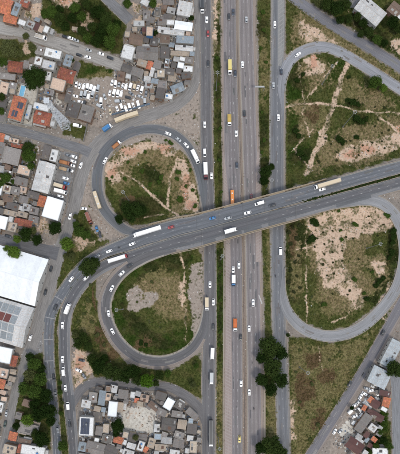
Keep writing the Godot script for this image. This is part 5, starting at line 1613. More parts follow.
func build_clutter() -> void:
	mark_rect(138, 420, 34, 24, 0)
	mark_rect(22.6, 91, 7, 14, 14)
	mark_rect(66.5, 126.5, 9, 9, 0)
	mark_rect(28, 105, 14, 38, 14)
	var mix := [[176, 170, 164], [110, 104, 100], [134, 112, 94], [210, 208, 204], [80, 76, 74], [96, 110, 128], [150, 142, 134]]
	clutter("yard_clutter", "odds and ends filling the alleys of the upper settlement", [[134, 24], [166, 4], [193, -10], [193, 80], [180, 94], [150, 98], [112, 78], [122, 50]], 900, 0.3, 1.1, mix, 1)
	clutter("yard_clutter", "odds and ends filling the alleys of the lower settlement", [[80, 406], [92, 390], [150, 393], [182, 402], [200, 420], [201, 460], [80, 460]], 900, 0.3, 1.1, mix, 2)
	clutter("yard_clutter", "odds and ends in the left-hand back yards", [[-5, 134], [40, 146], [46, 214], [30, 232], [-5, 232]], 350, 0.4, 1.4, mix, 3)
	clutter("yard_clutter", "odds and ends in the yards round the pool house", [[-5, 62], [70, 66], [62, 128], [-5, 122]], 300, 0.3, 1.3, mix, 4)
	clutter("scrap_heap", "jumbled pale scrap heaped in the lower right yard", [[350, 420], [364, 392], [372, 384], [384, 392], [366, 412], [352, 424]], 170, 0.6, 2.0, [[226, 226, 226], [190, 192, 194], [120, 116, 112], [240, 240, 240], [84, 80, 78]], 5)
	clutter("scrap_heap", "junk lying between the parked vans of the vehicle yard", [[68, 96], [108, 94], [146, 92], [146, 102], [106, 118], [92, 120], [96, 104], [68, 102]], 110, 0.25, 0.9, [[216, 216, 216], [150, 146, 142], [90, 86, 84], [176, 168, 158]], 6)
	clutter("scrap_heap", "small junk on the bare lot at the lower right corner", [[330, 446], [350, 420], [362, 430], [346, 452]], 90, 0.3, 1.1, mix, 7)

func scatter(called: String, mesh: Mesh, m: Material, spots: Array, cols: Array) -> MultiMeshInstance3D:
	var mm := MultiMesh.new()
	mm.transform_format = MultiMesh.TRANSFORM_3D
	mm.use_colors = true
	mm.mesh = mesh
	mm.instance_count = spots.size()
	for i in spots.size():
		mm.set_instance_transform(i, spots[i])
		mm.set_instance_color(i, cols[i])
	var o := MultiMeshInstance3D.new()
	o.multimesh = mm
	o.material_override = m
	o.name = numbered(called)
	add_child(o)
	return o

func is_occ(p: Vector2) -> bool:
	var gx := int(floor(p.x)) - GX0
	var gy := int(floor(p.y)) - GY0
	if gx < 0 or gy < 0 or gx >= GW or gy >= GH: return false
	return occ[gy * GW + gx] != 0

# ---------------------------------------------------------------- buildings
const HUE := {"w": [240, 241, 242, "white"], "W": [250, 254, 258, "bright white"], "g": [152, 146, 143, "grey"], "G": [116, 110, 107, "dark grey"], "t": [200, 184, 166, "tan"], "p": [224, 196, 176, "pinkish"], "o": [214, 138, 104, "orange"], "r": [172, 106, 84, "red-brown"], "b": [168, 182, 194, "blue-grey"], "n": [142, 118, 102, "brown"], "m": [104, 60, 56, "maroon"], "l": [208, 209, 210, "pale grey"], "B": [214, 224, 232, "pale blue"]}
const WALLS := [[196, 186, 176], [170, 140, 118], [208, 204, 196], [150, 120, 100], [186, 170, 150], [160, 156, 152], [204, 188, 160]]

func house(d: Array, block: String, order: String, axis: Vector2) -> void:
	# d: x, y, width, depth, angle, kind (g gable, s single slope, f flat with parapet), hue, height, extra
	var hgt: float = d[7] if d.size() > 7 else rng.randf_range(2.8, 4.2)
	var extra: String = d[8] if d.size() > 8 else ""
	var k := M * (1.0 - hgt / ALT)
	var w: float = d[2] * k
	var dp: float = d[3] * k
	var p := W(d[0], d[1], hgt)
	var o := thing("house" if w * dp < 260.0 else "warehouse", Vector3(p.x, 0, p.z), -deg_to_rad(d[4]))
	var hue: Array = HUE[d[6]]
	var col := shade(lin(hue[0], hue[1], hue[2]), rng.randf_range(0.88, 1.1))
	var wc: Array = WALLS[rng.randi() % WALLS.size()]
	var wall := lin(wc[0], wc[1], wc[2])
	if extra == "blue wall": wall = lin(52, 116, 178)
	if d[6] in ["W", "w", "l"]: wall = lin(206, 206, 204)
	var ix := w * 0.5 - 0.12
	var iz := dp * 0.5 - 0.12
	var along := w >= dp
	var rise := 0.0
	var kind: String = d[5]
	if kind == "g": rise = minf(w, dp) * 0.16
	if kind == "s": rise = minf(w, dp) * rng.randf_range(0.05, 0.1)
	var top := hgt - rise
	var flip := 1.0 if rng.randf() < 0.5 else -1.0
	var yf := func(x: float, z: float) -> float:
		if kind == "g": return top + rise * (1.0 - absf(z) / (dp * 0.5)) if along else top + rise * (1.0 - absf(x) / (w * 0.5))
		if kind == "s": return top + rise * (0.5 + 0.5 * flip * (z / (dp * 0.5) if along else x / (w * 0.5)))
		return top
	# walls, cut to the roof line
	var st := new_st()
	var cs := [Vector2(-ix, -iz), Vector2(ix, -iz), Vector2(ix, iz), Vector2(-ix, iz)]
	for i in 4:
		var a: Vector2 = cs[i]
		var b: Vector2 = cs[(i + 1) % 4]
		var mid := (a + b) * 0.5
		for seg in [[a, mid], [mid, b]]:
			var s0: Vector2 = seg[0]
			var s1: Vector2 = seg[1]
			quad(st, Vector3(s1.x, yf.call(s1.x, s1.y) - 0.02, s1.y), Vector3(s0.x, yf.call(s0.x, s0.y) - 0.02, s0.y), Vector3(s0.x, -0.1, s0.y), Vector3(s1.x, -0.1, s1.y), wall, Rect2(0, 0, s0.distance_to(s1) * 0.2, hgt * 0.2))
	put(st, "wall", mats.plaster, o)
	# roof covering
	var tex: StandardMaterial3D = mats.sheet
	if d[6] in ["o", "r"]: tex = mats.tile
	elif d[6] == "W": tex = mats.clean
	elif kind == "f": tex = mats.slab
	var big := w * dp > 260.0
	var slopes := []
	var hw := w * 0.5
	var hd := dp * 0.5
	if kind == "g":
		if along: slopes = [[-hw, -hd, hw, 0.0], [-hw, 0.0, hw, hd]]
		else: slopes = [[-hw, -hd, 0.0, hd], [0.0, -hd, hw, hd]]
	elif kind == "s": slopes = [[-hw, -hd, hw, hd]]
	else: slopes = [[-hw + 0.2, -hd + 0.2, hw - 0.2, hd - 0.2]]
	st = new_st()
	var roof: MeshInstance3D = null
	for s in slopes:
		var horiz := along if kind != "f" else true          # sheets run up the slope
		var len_: float = (s[2] - s[0]) if horiz else (s[3] - s[1])
		var n := maxi(1, int(round(len_ / ((3.6 if big else 1.6) if kind != "f" else 9.0))))
		for i in n:
			var t0 := i / float(n)
			var t1 := (i + 1) / float(n)
			var x0: float = lerpf(s[0], s[2], t0) if horiz else s[0]
			var x1: float = lerpf(s[0], s[2], t1) if horiz else s[2]
			var z0: float = s[1] if horiz else lerpf(s[1], s[3], t0)
			var z1: float = s[3] if horiz else lerpf(s[1], s[3], t1)
			var lift := 0.03 + rng.randf_range(0.0, 0.025 if not big else 0.09)
			var c := shade(col, rng.randf_range(0.9, 1.1) if kind != "f" else rng.randf_range(0.96, 1.04))
			var one := new_st() if big else st
			slab(one, x0, z0, x1, z1, yf, lift, 0.07, c, horiz)
			if big: put(one, "roof_sheet", tex, o)
	if kind == "f":
		var pc := shade(lin(200, 196, 190), rng.randf_range(0.75, 1.05)) if not (d[6] in ["W"]) else col
		var ps := new_st()
		for e in [[-hw, -hd, hw, -hd + 0.2], [-hw, hd - 0.2, hw, hd], [-hw, -hd + 0.2, -hw + 0.2, hd - 0.2], [hw - 0.2, -hd + 0.2, hw, hd - 0.2]]:
			box(ps, Vector3(e[0], top - 0.25, e[1]), Vector3(e[2], top + 0.35, e[3]), pc)
		put(ps, "parapet", mats.plaster, o)
	if not big: roof = put(st, "roof", tex, o)
	if kind == "g":
		var rd := new_st()
		if along: box(rd, Vector3(-hw, hgt + 0.02, -0.14), Vector3(hw, hgt + 0.12, 0.14), shade(col, 0.94))
		else: box(rd, Vector3(-0.14, hgt + 0.02, -hd), Vector3(0.14, hgt + 0.12, hd), shade(col, 0.94))
		put(rd, "ridge", tex, o)
	# mended patches, tanks and hatches
	if not big and w * dp > 18.0 and not (d[6] in ["W", "o"]):
		for i in rng.randi_range(0, 3):
			var pw := rng.randf_range(0.8, 2.4)
			var pd := rng.randf_range(0.8, 2.2)
			var cx := rng.randf_range(-hw + pw, hw - pw) if hw > pw else 0.0
			var cz := rng.randf_range(-hd + pd, hd - pd) if hd > pd else 0.0
			if kind == "g":
				if along: cz = (1.0 if rng.randf() < 0.5 else -1.0) * (hd * 0.5)
				else: cx = (1.0 if rng.randf() < 0.5 else -1.0) * (hw * 0.5)
				pd = minf(pd, hd * 0.9 if along else hd)
				pw = minf(pw, hw * 0.9 if not along else hw)
			var pt := new_st()
			var tone: Array = [[190, 188, 186], [84, 80, 80], [150, 140, 130], [120, 88, 70], [206, 204, 200], [110, 108, 108]][rng.randi() % 6]
			slab(pt, cx - pw * 0.5, cz - pd * 0.5, cx + pw * 0.5, cz + pd * 0.5, yf, 0.1 + i * 0.02, 0.03, lin(tone[0], tone[1], tone[2]), true)
			put(pt, "roof_patch", mats.sheet, o)
		# a lean-to built against one side
		for i in rng.randi_range(0, 2):
			var side := rng.randi() % 4
			var run := rng.randf_range(1.6, maxf(1.8, (w if side < 2 else dp) * 0.75))
			var out := rng.randf_range(0.9, 2.1)
			var sx := rng.randf_range(-0.5, 0.5) * ((w if side < 2 else dp) - run)
			var ah := rng.randf_range(2.1, 2.6)
			if ah > top - 0.25: continue
			var r4: Array = [[sx - run * 0.5, iz, sx + run * 0.5, iz + out], [sx - run * 0.5, -iz - out, sx + run * 0.5, -iz], [ix, sx - run * 0.5, ix + out, sx + run * 0.5], [-ix - out, sx - run * 0.5, -ix, sx + run * 0.5]][side]
			var aw := new_st()
			box(aw, Vector3(r4[0] + 0.06, -0.1, r4[1] + 0.06), Vector3(r4[2] - 0.06, ah - 0.05, r4[3] - 0.06), shade(wall, 0.95), false)
			put(aw, "annex_wall", mats.plaster, o)
			var at: Array = HUE[["g", "G", "l", "n", "t", "g", "w"][rng.randi() % 7]]
			var ar := new_st()
			slab(ar, r4[0] - 0.12, r4[1] - 0.0, r4[2] + 0.12, r4[3] + 0.0, func(x, z): return ah, 0.0 + 0.02 * i, 0.06, lin(at[0], at[1], at[2]), true)
			put(ar, "annex_roof", mats.sheet, o)
		if kind == "f" and rng.randf() < 0.6:
			var tk := new_st()
			var tr := rng.randf_range(0.5, 0.75)
			var tp := Vector3(rng.randf_range(-hw * 0.5, hw * 0.5), top + 0.05, rng.randf_range(-hd * 0.5, hd * 0.5))
			tube(tk, tp, tp + Vector3(0, 0.8, 0), tr * 0.85, tr, 12)
			tube(tk, tp + Vector3(0, 0.8, 0), tp + Vector3(0, 1.0, 0), tr * 1.05, tr * 0.6, 12)
			put(tk, "water_tank", [mats.tank_blue, mats.white_paint, mats.tank_grey][rng.randi() % 3], o)
	# openings in the walls
	for s in [[0, 1], [1, 0], [-1, 0]]:
		var run := w if s[1] != 0 else dp
		if run < 3.0: continue
		var n := clampi(int(run / 3.2), 1, 5)
		for i in n:
			var c := -run * 0.5 + run * (i + 0.5) / n
			var is_door: bool = i == 0 and s[1] != 0
			var sz := Vector2(0.9, 2.1) if is_door else Vector2(1.1, 1.0)
			var y0 := 0.0 if is_door else minf(1.1, top - 1.4)
			if y0 + sz.y > top - 0.2: continue
			var b := new_st()
			if s[1] != 0: box(b, Vector3(c - sz.x * 0.5, y0, iz - 0.05), Vector3(c + sz.x * 0.5, y0 + sz.y, iz + 0.05))
			else: box(b, Vector3(s[0] * ix - 0.05, y0, c - sz.x * 0.5), Vector3(s[0] * ix + 0.05, y0 + sz.y, c + sz.x * 0.5))
			put(b, "door" if is_door else "window", mats.door if is_door else mats.glass, o)
	match extra:
		"panels":
			for q in [[0.18, -0.28], [-0.02, 0.12]]:
				for i in 2:
					var sp := new_st()
					var x0: float = q[0] * w + i * 1.9 - 1.9
					slab(sp, x0, q[1] * dp, x0 + 1.7, q[1] * dp + 4.2, yf, 0.16, 0.06, lin(46, 48, 62), true)
					put(sp, "solar_panel", mats.panel, o)
		"array":
			for i in 4:
				for j in 3:
					var sp := new_st()
					var x0 := -w * 0.38 + j * w * 0.2
					var z0 := -dp * 0.42 + i * dp * 0.21
					slab(sp, x0, z0, x0 + w * 0.19, z0 + dp * 0.2, yf, 0.3, 0.08, lin(72, 88, 108), true)
					put(sp, "solar_panel", mats.panel, o)
		"boards":
			for i in 6:
				for j in 4:
					var sp := new_st()
					var x0 := -w * 0.46 + i * w * 0.125
					var z0 := -dp * 0.42 + j * dp * 0.215
					var red := j == 1 and (i == 4 or i == 3)
					slab(sp, x0, z0, x0 + w * 0.112, z0 + dp * 0.185, yf, 0.14, 0.05, shade(lin(176, 186, 194), rng.randf_range(0.85, 1.15)) if not red else shade(lin(140, 78, 70), rng.randf_range(0.85, 1.15)), true)
					put(sp, "skylight" if not red else "rusty_sheet", mats.sheet, o)
	mark_rect(d[0], d[1], d[2], d[3], d[4])
	var area: float = d[2] * d[3]
	var size := "small" if area < 48.0 else ("mid-sized" if area < 120.0 else ("large" if area < 500.0 else "huge"))
	var form: String = {"g": "gabled", "s": "lean-to", "f": "flat"}[kind]
	var what := "house" if not big else "shed"
	o.set_meta("category", "house" if not big else "warehouse")
	var mat_word := "tile" if d[6] in ["o", "r"] else ("roof" if kind == "f" else "sheet")
	var head := "%s %s, %s %s%s" % [size, what, hue[3], form, "" if kind == "f" else " " + mat_word] + " roof,"
	later(o, head + " " + block, order, Vector2(d[0], d[1]).dot(axis), "houses " + block)

func slab(st: SurfaceTool, x0: float, z0: float, x1: float, z1: float, yf: Callable, lift: float, thick: float, col: Color, horiz: bool) -> void:
	var a := Vector3(x0, yf.call(x0, z0) + lift, z0)
	var b := Vector3(x1, yf.call(x1, z0) + lift, z0)
	var c := Vector3(x1, yf.call(x1, z1) + lift, z1)
	var d := Vector3(x0, yf.call(x0, z1) + lift, z1)
	var off := Vector2(rng.randf(), rng.randf())
	var r := Rect2(off, Vector2(x1 - x0, z1 - z0) / 8.0)
	if horiz: quad(st, a, b, c, d, col, r)
	else: quad(st, b, c, d, a, col, Rect2(off, Vector2(z1 - z0, x1 - x0) / 8.0))
	var t := Vector3(0, -thick, 0)
	for e in [[a, b], [b, c], [c, d], [d, a]]:
		quad(st, e[1], e[0], e[0] + t, e[1] + t, col, Rect2(off, Vector2(0.1, 0.02)))

func rect_cells(x: float, y: float, w: float, d: float, ang: float) -> Array:
	var out := []
	var c := cos(deg_to_rad(ang))
	var s := sin(deg_to_rad(ang))
	var R := int(0.5 * sqrt(w * w + d * d)) + 1
	for j in range(-R, R + 1):
		for i in range(-R, R + 1):
			var u := i * c + j * s
			var v := -i * s + j * c
			if absf(u) <= w * 0.5 + 0.1 and absf(v) <= d * 0.5 + 0.1:
				var gx := int(x + i) - GX0
				var gy := int(y + j) - GY0
				if gx >= 0 and gy >= 0 and gx < GW and gy < GH: out.append(gy * GW + gx)
	return out

func mark_rect(x: float, y: float, w: float, d: float, ang: float) -> void:
	for c in rect_cells(x, y, w, d, ang): occ[c] = 1

func infill(poly: Array, ang: float, hues: String, tries: int, block: String, order: String, axis: Vector2, big := 11.0, small := 4.5) -> void:
	# the closely packed small roofs between the ones listed by hand
	var pv := PackedVector2Array()
	var lo := Vector2(1e9, 1e9)
	var hi := -lo
	for p in poly:
		var v := Vector2(p[0], p[1])
		pv.append(v)
		lo = lo.min(v)
		hi = hi.max(v)
	tries *= 6
	for i in tries:
		var t := i / float(tries)
		var w := lerpf(big, small, t) * rng.randf_range(0.85, 1.15)
		var d := lerpf(big * 0.75, small, t) * rng.randf_range(0.85, 1.15)
		var p := Vector2(rng.randf_range(lo.x, hi.x), rng.randf_range(lo.y, hi.y))
		if not Geometry2D.is_point_in_polygon(p, pv): continue
		var a := ang + rng.randf_range(-7, 7) + (90.0 if rng.randf() < 0.3 else 0.0)
		var cells := rect_cells(p.x, p.y, w, d, a)
		var hit := 0
		for c in cells:
			if occ[c] != 0 or cover[c] != 0: hit += 1
		if hit > (2 if w > 5.5 else 1): continue
		var kind := "g" if rng.randf() < 0.25 else ("s" if rng.randf() < 0.6 else "f")
		house([p.x, p.y, w, d, a, kind, hues[rng.randi() % hues.length()]], block, order, axis)

func build_buildings() -> void:
	rng.seed = 11
	var R := Vector2(1, 0)
	var L := Vector2(-1, 0)
	var U := Vector2(0, -1)
	var D := Vector2(0, 1)
	var blk := "above the upper left street"
	for d in [[4, 5, 15, 15, 14, "g", "o", 4.5], [10, 18.6, 14, 8, 14, "g", "o", 4.2], [16, 9, 7, 13, 22, "s", "b", 4.2], [24.5, 3, 9, 7, 20, "g", "r", 4], [22, 22.6, 8, 5.5, 22, "f", "w", 3.6], [30.4, 24, 8, 6.5, 24, "s", "l", 3.4], [36.6, 26.6, 4.6, 8, 24, "s", "m", 3.2], [41, 29, 4.4, 6.5, 24, "s", "p", 3.2], [46.4, 29.4, 5.5, 7, 24, "f", "w", 3.4], [37.4, 19.6, 5.5, 4, 24, "s", "b", 3], [47.4, 21, 6, 4, 30, "g", "t", 3], [51.8, 31.4, 3.6, 5.5, 24, "s", "l", 3], [74.8, 28.4, 6, 3.4, 8, "s", "t", 2.8]]:
		house(d, blk, "from the left edge", R)
	blk = "near the swimming pool"
	for d in [[40, 50.6, 8.6, 8, 14, "f", "g", 4], [53, 53.6, 17, 9, 14, "f", "w", 5], [38.4, 61, 7.6, 8.4, 14, "f", "w", 4.4], [48.6, 65, 13, 8.6, 14, "f", "l", 5], [68, 60.4, 8, 11.4, 18, "s", "b", 4], [15, 66, 15, 11, 6, "g", "r", 4.4], [26, 64.6, 5.4, 8.6, 10, "s", "g", 3.6], [66, 74.6, 17, 13.6, 17, "g", "r", 5], [58, 84.6, 14, 11.4, 16, "f", "p", 4.6], [4, 88, 9, 12, 14, "f", "p", 4], [8, 76.6, 15, 6, 6, "f", "g", 3.4], [68.6, 95.4, 6, 14, 16, "s", "G", 3.6], [16.4, 107.6, 14, 23.6, 16, "g", "o", 6, "panels"], [41.4, 107, 16, 6.6, 14, "f", "w", 4.6], [42, 117.4, 17.4, 13.4, 14, "g", "r", 4.8], [53.4, 120.6, 4.6, 11.6, 14, "f", "l", 4.6], [73, 109.4, 12.6, 15.6, 18, "s", "G", 4.4], [86.4, 113, 13, 15.6, 18, "s", "g", 4.6], [3, 103, 6, 10, 14, "s", "G", 3.4], [28.6, 112, 4.6, 15, 16, "f", "l", 3]]:
		house(d, blk, "from the top edge", D)
	infill([[36, 44], [78, 58], [72, 100], [60, 96], [52, 98], [46, 94], [48, 80], [40, 60]], 15, "gGgnwt", 120, blk, "from the top edge", D, 8, 4.5)
	infill([[-8, 80], [14, 84], [6, 122], [-8, 120]], 14, "gGnt", 60, blk, "from the top edge", D, 8, 4.5)
	blk = "below the narrow left street"
	for d in [[0.6, 137.4, 7, 9, 12, "g", "o", 3.8], [14, 140.6, 10, 4.6, 12, "f", "p", 3.8], [17.4, 145.4, 13, 4.6, 12, "g", "r", 3.6], [11.6, 156, 17, 16.6, 14, "f", "g", 4.6], [0.4, 150, 7, 16, 14, "s", "g", 4], [24, 170.4, 12.4, 9, 14, "f", "p", 4], [21, 181.4, 13.4, 8, 14, "s", "g", 4], [7, 188.6, 8.4, 7, 14, "f", "t", 3.6], [-1, 188, 7, 13, 14, "f", "W", 4], [15.6, 190.6, 9, 8, 14, "s", "g", 3.8], [33, 195, 12, 7, 14, "s", "G", 4], [8, 198.4, 10, 8, 14, "s", "n", 3.6], [12.4, 206, 12, 7, 14, "s", "G", 3.6], [23.6, 199.6, 9, 7.4, 14, "s", "g", 3.8], [26.6, 207.4, 8.4, 7, 14, "s", "l", 3.6], [41.4, 201, 8, 11, 14, "g", "o", 4], [34, 210.6, 9, 7.6, 14, "s", "g", 3.8], [10.4, 213, 13.4, 5.4, 14, "s", "t", 3.4], [22.4, 214.4, 10, 5.6, 14, "s", "t", 3.6], [33.4, 219, 10, 6.6, 14, "s", "g", 3.4], [23, 222.6, 18, 7.4, 12, "g", "r", 3.8], [2.4, 222.6, 9.4, 13, 14, "f", "W", 4.2], [12.4, 227, 8.6, 9.4, 14, "f", "t", 3.6], [46.2, 152.4, 7.4, 14, 14, "s", "G", 5], [54, 155.6, 7.6, 12.4, 14, "f", "w", 5], [42.6, 176.4, 17.4, 30.4, 15, "g", "w", 7], [52.8, 208.4, 17, 21, 17, "f", "W", 6.4]]:
		house(d, blk, "from the top edge", D)
	infill([[-8, 134], [22, 140], [20, 172], [34, 176], [46, 200], [40, 224], [20, 230], [-8, 232]], 14, "gGgnltp", 220, blk, "from the top edge", D, 9, 4.2)
	blk = "left of the frontage street"
	for d in [[13.4, 275, 53.4, 49.6, 16.5, "g", "W", 9], [0.6, 321, 52.4, 42.6, 16.5, "g", "w", 8, "boards"], [4, 355, 15, 15.4, 12, "f", "W", 5], [13.4, 361, 6.6, 11, 14, "g", "r", 4], [3, 373, 10.4, 9.6, 14, "f", "p", 4], [0.6, 384, 8, 10, 14, "g", "o", 4], [0, 407, 6.4, 10, 12, "f", "w", 4], [-6, 434, 8, 12, 14, "s", "g", 4]]:
		house(d, blk, "from the top edge", D)
	infill([[-8, 366], [16, 368], [6, 396], [-6, 430]], 14, "grpt", 50, blk, "from the top edge", D, 7, 4)
	blk = "by the lower left grove"
	for d in [[26.6, 403.4, 8.6, 7, 20, "s", "n", 3.4], [28, 429, 19, 11, 14, "f", "g", 3.6], [12.4, 436.4, 8.6, 9, 14, "g", "o", 3.8], [9.6, 450, 13, 10, 14, "f", "t", 4], [33, 450.6, 24, 10, 9, "f", "w", 4.4], [19.6, 448.6, 4, 9.4, 14, "s", "r", 3.6], [25, 441.4, 12, 4.4, 12, "s", "n", 3.4], [18.4, 416, 6.4, 7, 14, "s", "g", 3.4]]:
		house(d, blk, "from the left edge", R)
	infill([[10, 456], [50, 456], [50, 486], [4, 486]], 12, "ggnto", 60, blk, "from the left edge", R, 9, 5)
	blk = "in the lower settlement"
	for d in [[102, 398, 7, 15, 8, "s", "b", 4], [108, 397, 6, 8, 8, "f", "p", 3.6], [112.8, 409, 9, 15, 6, "f", "W", 4.6], [120.4, 407.4, 5.6, 10, 6, "s", "t", 3.8], [123, 394.4, 10, 9, 8, "s", "g", 3.6], [86.4, 426.4, 14.6, 19, 3, "f", "w", 5, "array"], [97.4, 416.6, 9, 9, 5, "s", "G", 3.6], [106, 428.6, 6, 9, 4, "f", "t", 3.4], [99, 431, 7, 9, 6, "s", "g", 3.6], [118.4, 440.4, 10.4, 7, 15, "g", "o", 3.8], [124.8, 442.4, 4.4, 5.4, 15, "f", "w", 3.4], [95, 449.4, 19, 13, 14, "g", "g", 4.2], [110.4, 452, 13, 12, 24, "g", "G", 4], [136.6, 400.4, 4.6, 5, 10, "s", "o", 3], [132.8, 395, 5, 6.4, 8, "f", "w", 3.4], [141, 446, 6.6, 10, 20, "f", "w", 3.4], [145.8, 449.6, 4.4, 6, 30, "s", "o", 3], [169, 404, 8.6, 11, 30, "f", "W", 4.2], [153.6, 406.6, 12, 6.4, 38, "g", "n", 3.6], [161.6, 412.4, 10, 7, 25, "s", "g", 3.6], [179.4, 405.4, 9, 8, 32, "s", "G", 3.6], [168.8, 425, 14.4, 13, 8, "g", "G", 4], [182, 424.6, 9, 9.4, 8, "s", "t", 3.6], [192, 429, 10, 10, 8, "s", "G", 3.6], [192, 414, 13, 6.4, 42, "s", "g", 3.4], [157.8, 436.6, 7, 6, 5, "f", "b", 3.4], [166.4, 440.6, 11, 6.4, 6, "s", "l", 3.4], [178.6, 443.4, 11, 9, 8, "s", "g", 3.6], [193.4, 447, 7.4, 12, 3, "f", "t", 3.8], [160.4, 447.6, 11, 6.4, 4, "s", "t", 3.4]]:
		house(d, blk, "from the left edge", R)
	infill([[80, 406], [90, 392], [106, 388], [150, 393], [180, 401], [198, 416], [200, 440], [201, 476], [80, 476], [80, 440], [110, 436], [124, 434], [154, 440], [158, 420], [150, 408], [124, 402], [110, 418], [96, 412]], 12, "gGgGntgwlbpgtw", 420, blk, "from the left edge", R, 10, 4)
	blk = "in the upper settlement"
	for d in [[184.6, 8.4, 14, 14, 12, "s", "w", 4.6], [183.6, 25, 18, 8.6, 8, "g", "W", 5], [171, 30.6, 27, 6.6, 8, "g", "w", 4.4], [185, 39.4, 17.4, 7.6, 4, "s", "b", 4.4], [184, 47.6, 18, 5.6, 5, "g", "w", 4], [180, 53.4, 19, 4.6, 4, "s", "t", 3.8], [149.6, 31.4, 6.6, 9, 4, "f", "p", 5.6, "blue wall"], [144, 29.4, 4, 4.4, 4, "s", "m", 5], [139, 23.6, 11, 5.6, 0, "f", "l", 4], [136, 38.6, 14, 10.6, 12, "g", "n", 4], [128, 52.4, 12, 13.6, 16, "f", "w", 4.4], [147, 52, 22, 13.4, 3, "g", "g", 4.6], [165, 52, 9, 11.4, 2, "s", "G", 4], [165, 38.8, 10, 8.4, 5, "s", "n", 4], [142, 63, 10, 7, 18, "s", "t", 3.8], [149.6, 65, 6, 8.6, 20, "g", "o", 3.8], [157.4, 64.4, 8, 8.4, 10, "s", "g", 3.6], [167, 63.4, 4.6, 9.4, 8, "f", "b", 3.8], [152, 72, 3.8, 9, 16, "s", "w", 3.4], [180.8, 65.4, 6.4, 5.6, 10, "f", "W", 3.8], [177.4, 87.6, 13, 9, -22, "g", "b", 4], [160.4, 93, 9, 11, 12, "s", "G", 3.8], [145, 2, 8, 6, 30, "s", "w", 3.6], [170, 71, 9, 7, 12, "g", "G", 3.8], [189, 60, 8, 7, 8, "s", "g", 3.6], [186, 75, 9, 7, -10, "s", "G", 3.6], [127, 68, 10, 8, 20, "g", "G", 3.8], [137, 72, 12, 8, 18, "s", "g", 3.8]]:
		house(d, blk, "from the motorway", L)
	infill([[134, 24], [150, 12], [166, 4], [178, -20], [193, -20], [192, 72], [184, 90], [168, 98], [150, 98], [142, 84], [112, 76], [118, 70], [122, 56], [130, 44], [126, 34]], 8, "gGgGntgwlbpgtl", 420, blk, "from the motorway", L, 10, 4)
	blk = "in the upper right corner"
	for d in [[371.6, 9, 29, 17.6, 40, "g", "w", 6], [396, 8, 13, 12, 40, "g", "n", 5], [398, 16, 7, 4, 35, "f", "w", 4]]:
		house(d, blk, "from the right edge", L)
	blk = "in the lower right corner"
	for d in [[391.6, 353.4, 12.4, 28, 27, "s", "B", 5], [379.6, 377.4, 20, 18, 27, "s", "B", 5.4], [386.4, 402.4, 8, 10, 14, "s", "o", 4], [385, 393.6, 11, 5.6, 14, "s", "m", 3.8], [375.6, 404, 9, 8.4, 32, "g", "m", 4], [377, 416.4, 14.6, 7.4, 30, "g", "m", 4], [363.6, 423, 8.6, 20, 36, "s", "g", 3.8], [373, 428, 8, 7, 36, "s", "w", 3.8], [355, 446, 17, 12, 35, "g", "m", 4.4], [364.4, 408, 4, 6, 30, "s", "o", 3], [380, 452, 16, 8, 2, "f", "w", 4.4], [366.8, 440, 3.6, 5.4, 36, "s", "b", 3]]:
		house(d, blk, "from the right edge", L)
	infill([[340, 474], [350, 450], [356, 424], [366, 400], [384, 396], [390, 410], [380, 432], [366, 474]], 34, "gmnotGlwm", 90, blk, "from the right edge", L, 7.5, 3.6)
	# pool beside the tiled house
	var pool := thing("swimming_pool", W(22.6, 91), -deg_to_rad(14))
	tag(pool, "small turquoise swimming pool beside the orange tiled house", "pool")
	var st := new_st()
	for e in [[-1.9, -3.9, 1.9, -3.4], [-1.9, 3.4, 1.9, 3.9], [-1.9, -3.4, -1.5, 3.4], [1.5, -3.4, 1.9, 3.4]]: box(st, Vector3(e[0], 0, e[1]), Vector3(e[2], 0.3, e[3]))
	put(st, "coping", mats.white_paint, pool)
	st = new_st()
	quad(st, Vector3(-1.5, 0.04, -3.4), Vector3(1.5, 0.04, -3.4), Vector3(1.5, 0.04, 3.4), Vector3(-1.5, 0.04, 3.4))
	put(st, "basin", mats.pool, pool)
	st = new_st()
	quad(st, Vector3(-1.5, 0.22, -3.4), Vector3(1.5, 0.22, -3.4), Vector3(1.5, 0.22, 3.4), Vector3(-1.5, 0.22, 3.4))
	put(st, "water", mats.water, pool)
	# plot walls
	for w in [[[20, 84], [39, 89], "white plot wall above the swimming pool"], [[39, 89], [33, 126], "white plot wall right of the swimming pool"], [[8, 122], [33, 127], "white plot wall along the narrow street below the tiled house"], [[88, 124], [84, 142], "pale wall between the tower plot and the frontage street"], [[79.6, 152], [69, 203], "grey wall along the right of the truck lot"], [[150, 104.5], [112, 115.5], "blue-grey wall along the lower edge of the vehicle yard"], [[44, 350], [46, 395], ""], [[76, 78], [66, 112], "grey wall along the left of the vehicle yard"]]:
		if w[2] == "": continue
		var a := W(w[0][0], w[0][1])
		var b := W(w[1][0], w[1][1])
		var o := thing("plot_wall", (a + b) * 0.5)
		rotate_to(o, Vector2(b.x - a.x, b.z - a.z))
		var half := a.distance_to(b) * 0.5
		var n := maxi(2, int(half * 2.0 / 5.0))
		for i in n:
			var s := new_st()
			var x0 := -half + 2.0 * half * i / n
			var x1 := -half + 2.0 * half * (i + 1) / n
			var c := lin(200, 196, 190) if "white" in w[2] else (lin(128, 150, 176) if "blue" in w[2] else lin(150, 148, 146))
			box(s, Vector3(x0 + 0.01, -0.1, -0.1), Vector3(x1 - 0.3, 2.1, 0.1), c)
			put(s, "panel", mats.plaster, o)
			s = new_st()
			box(s, Vector3(x1 - 0.3, -0.1, -0.16), Vector3(x1, 2.25, 0.16), c)
			put(s, "post", mats.plaster, o)
		tag(o, w[2], "wall", "walls round the plots")

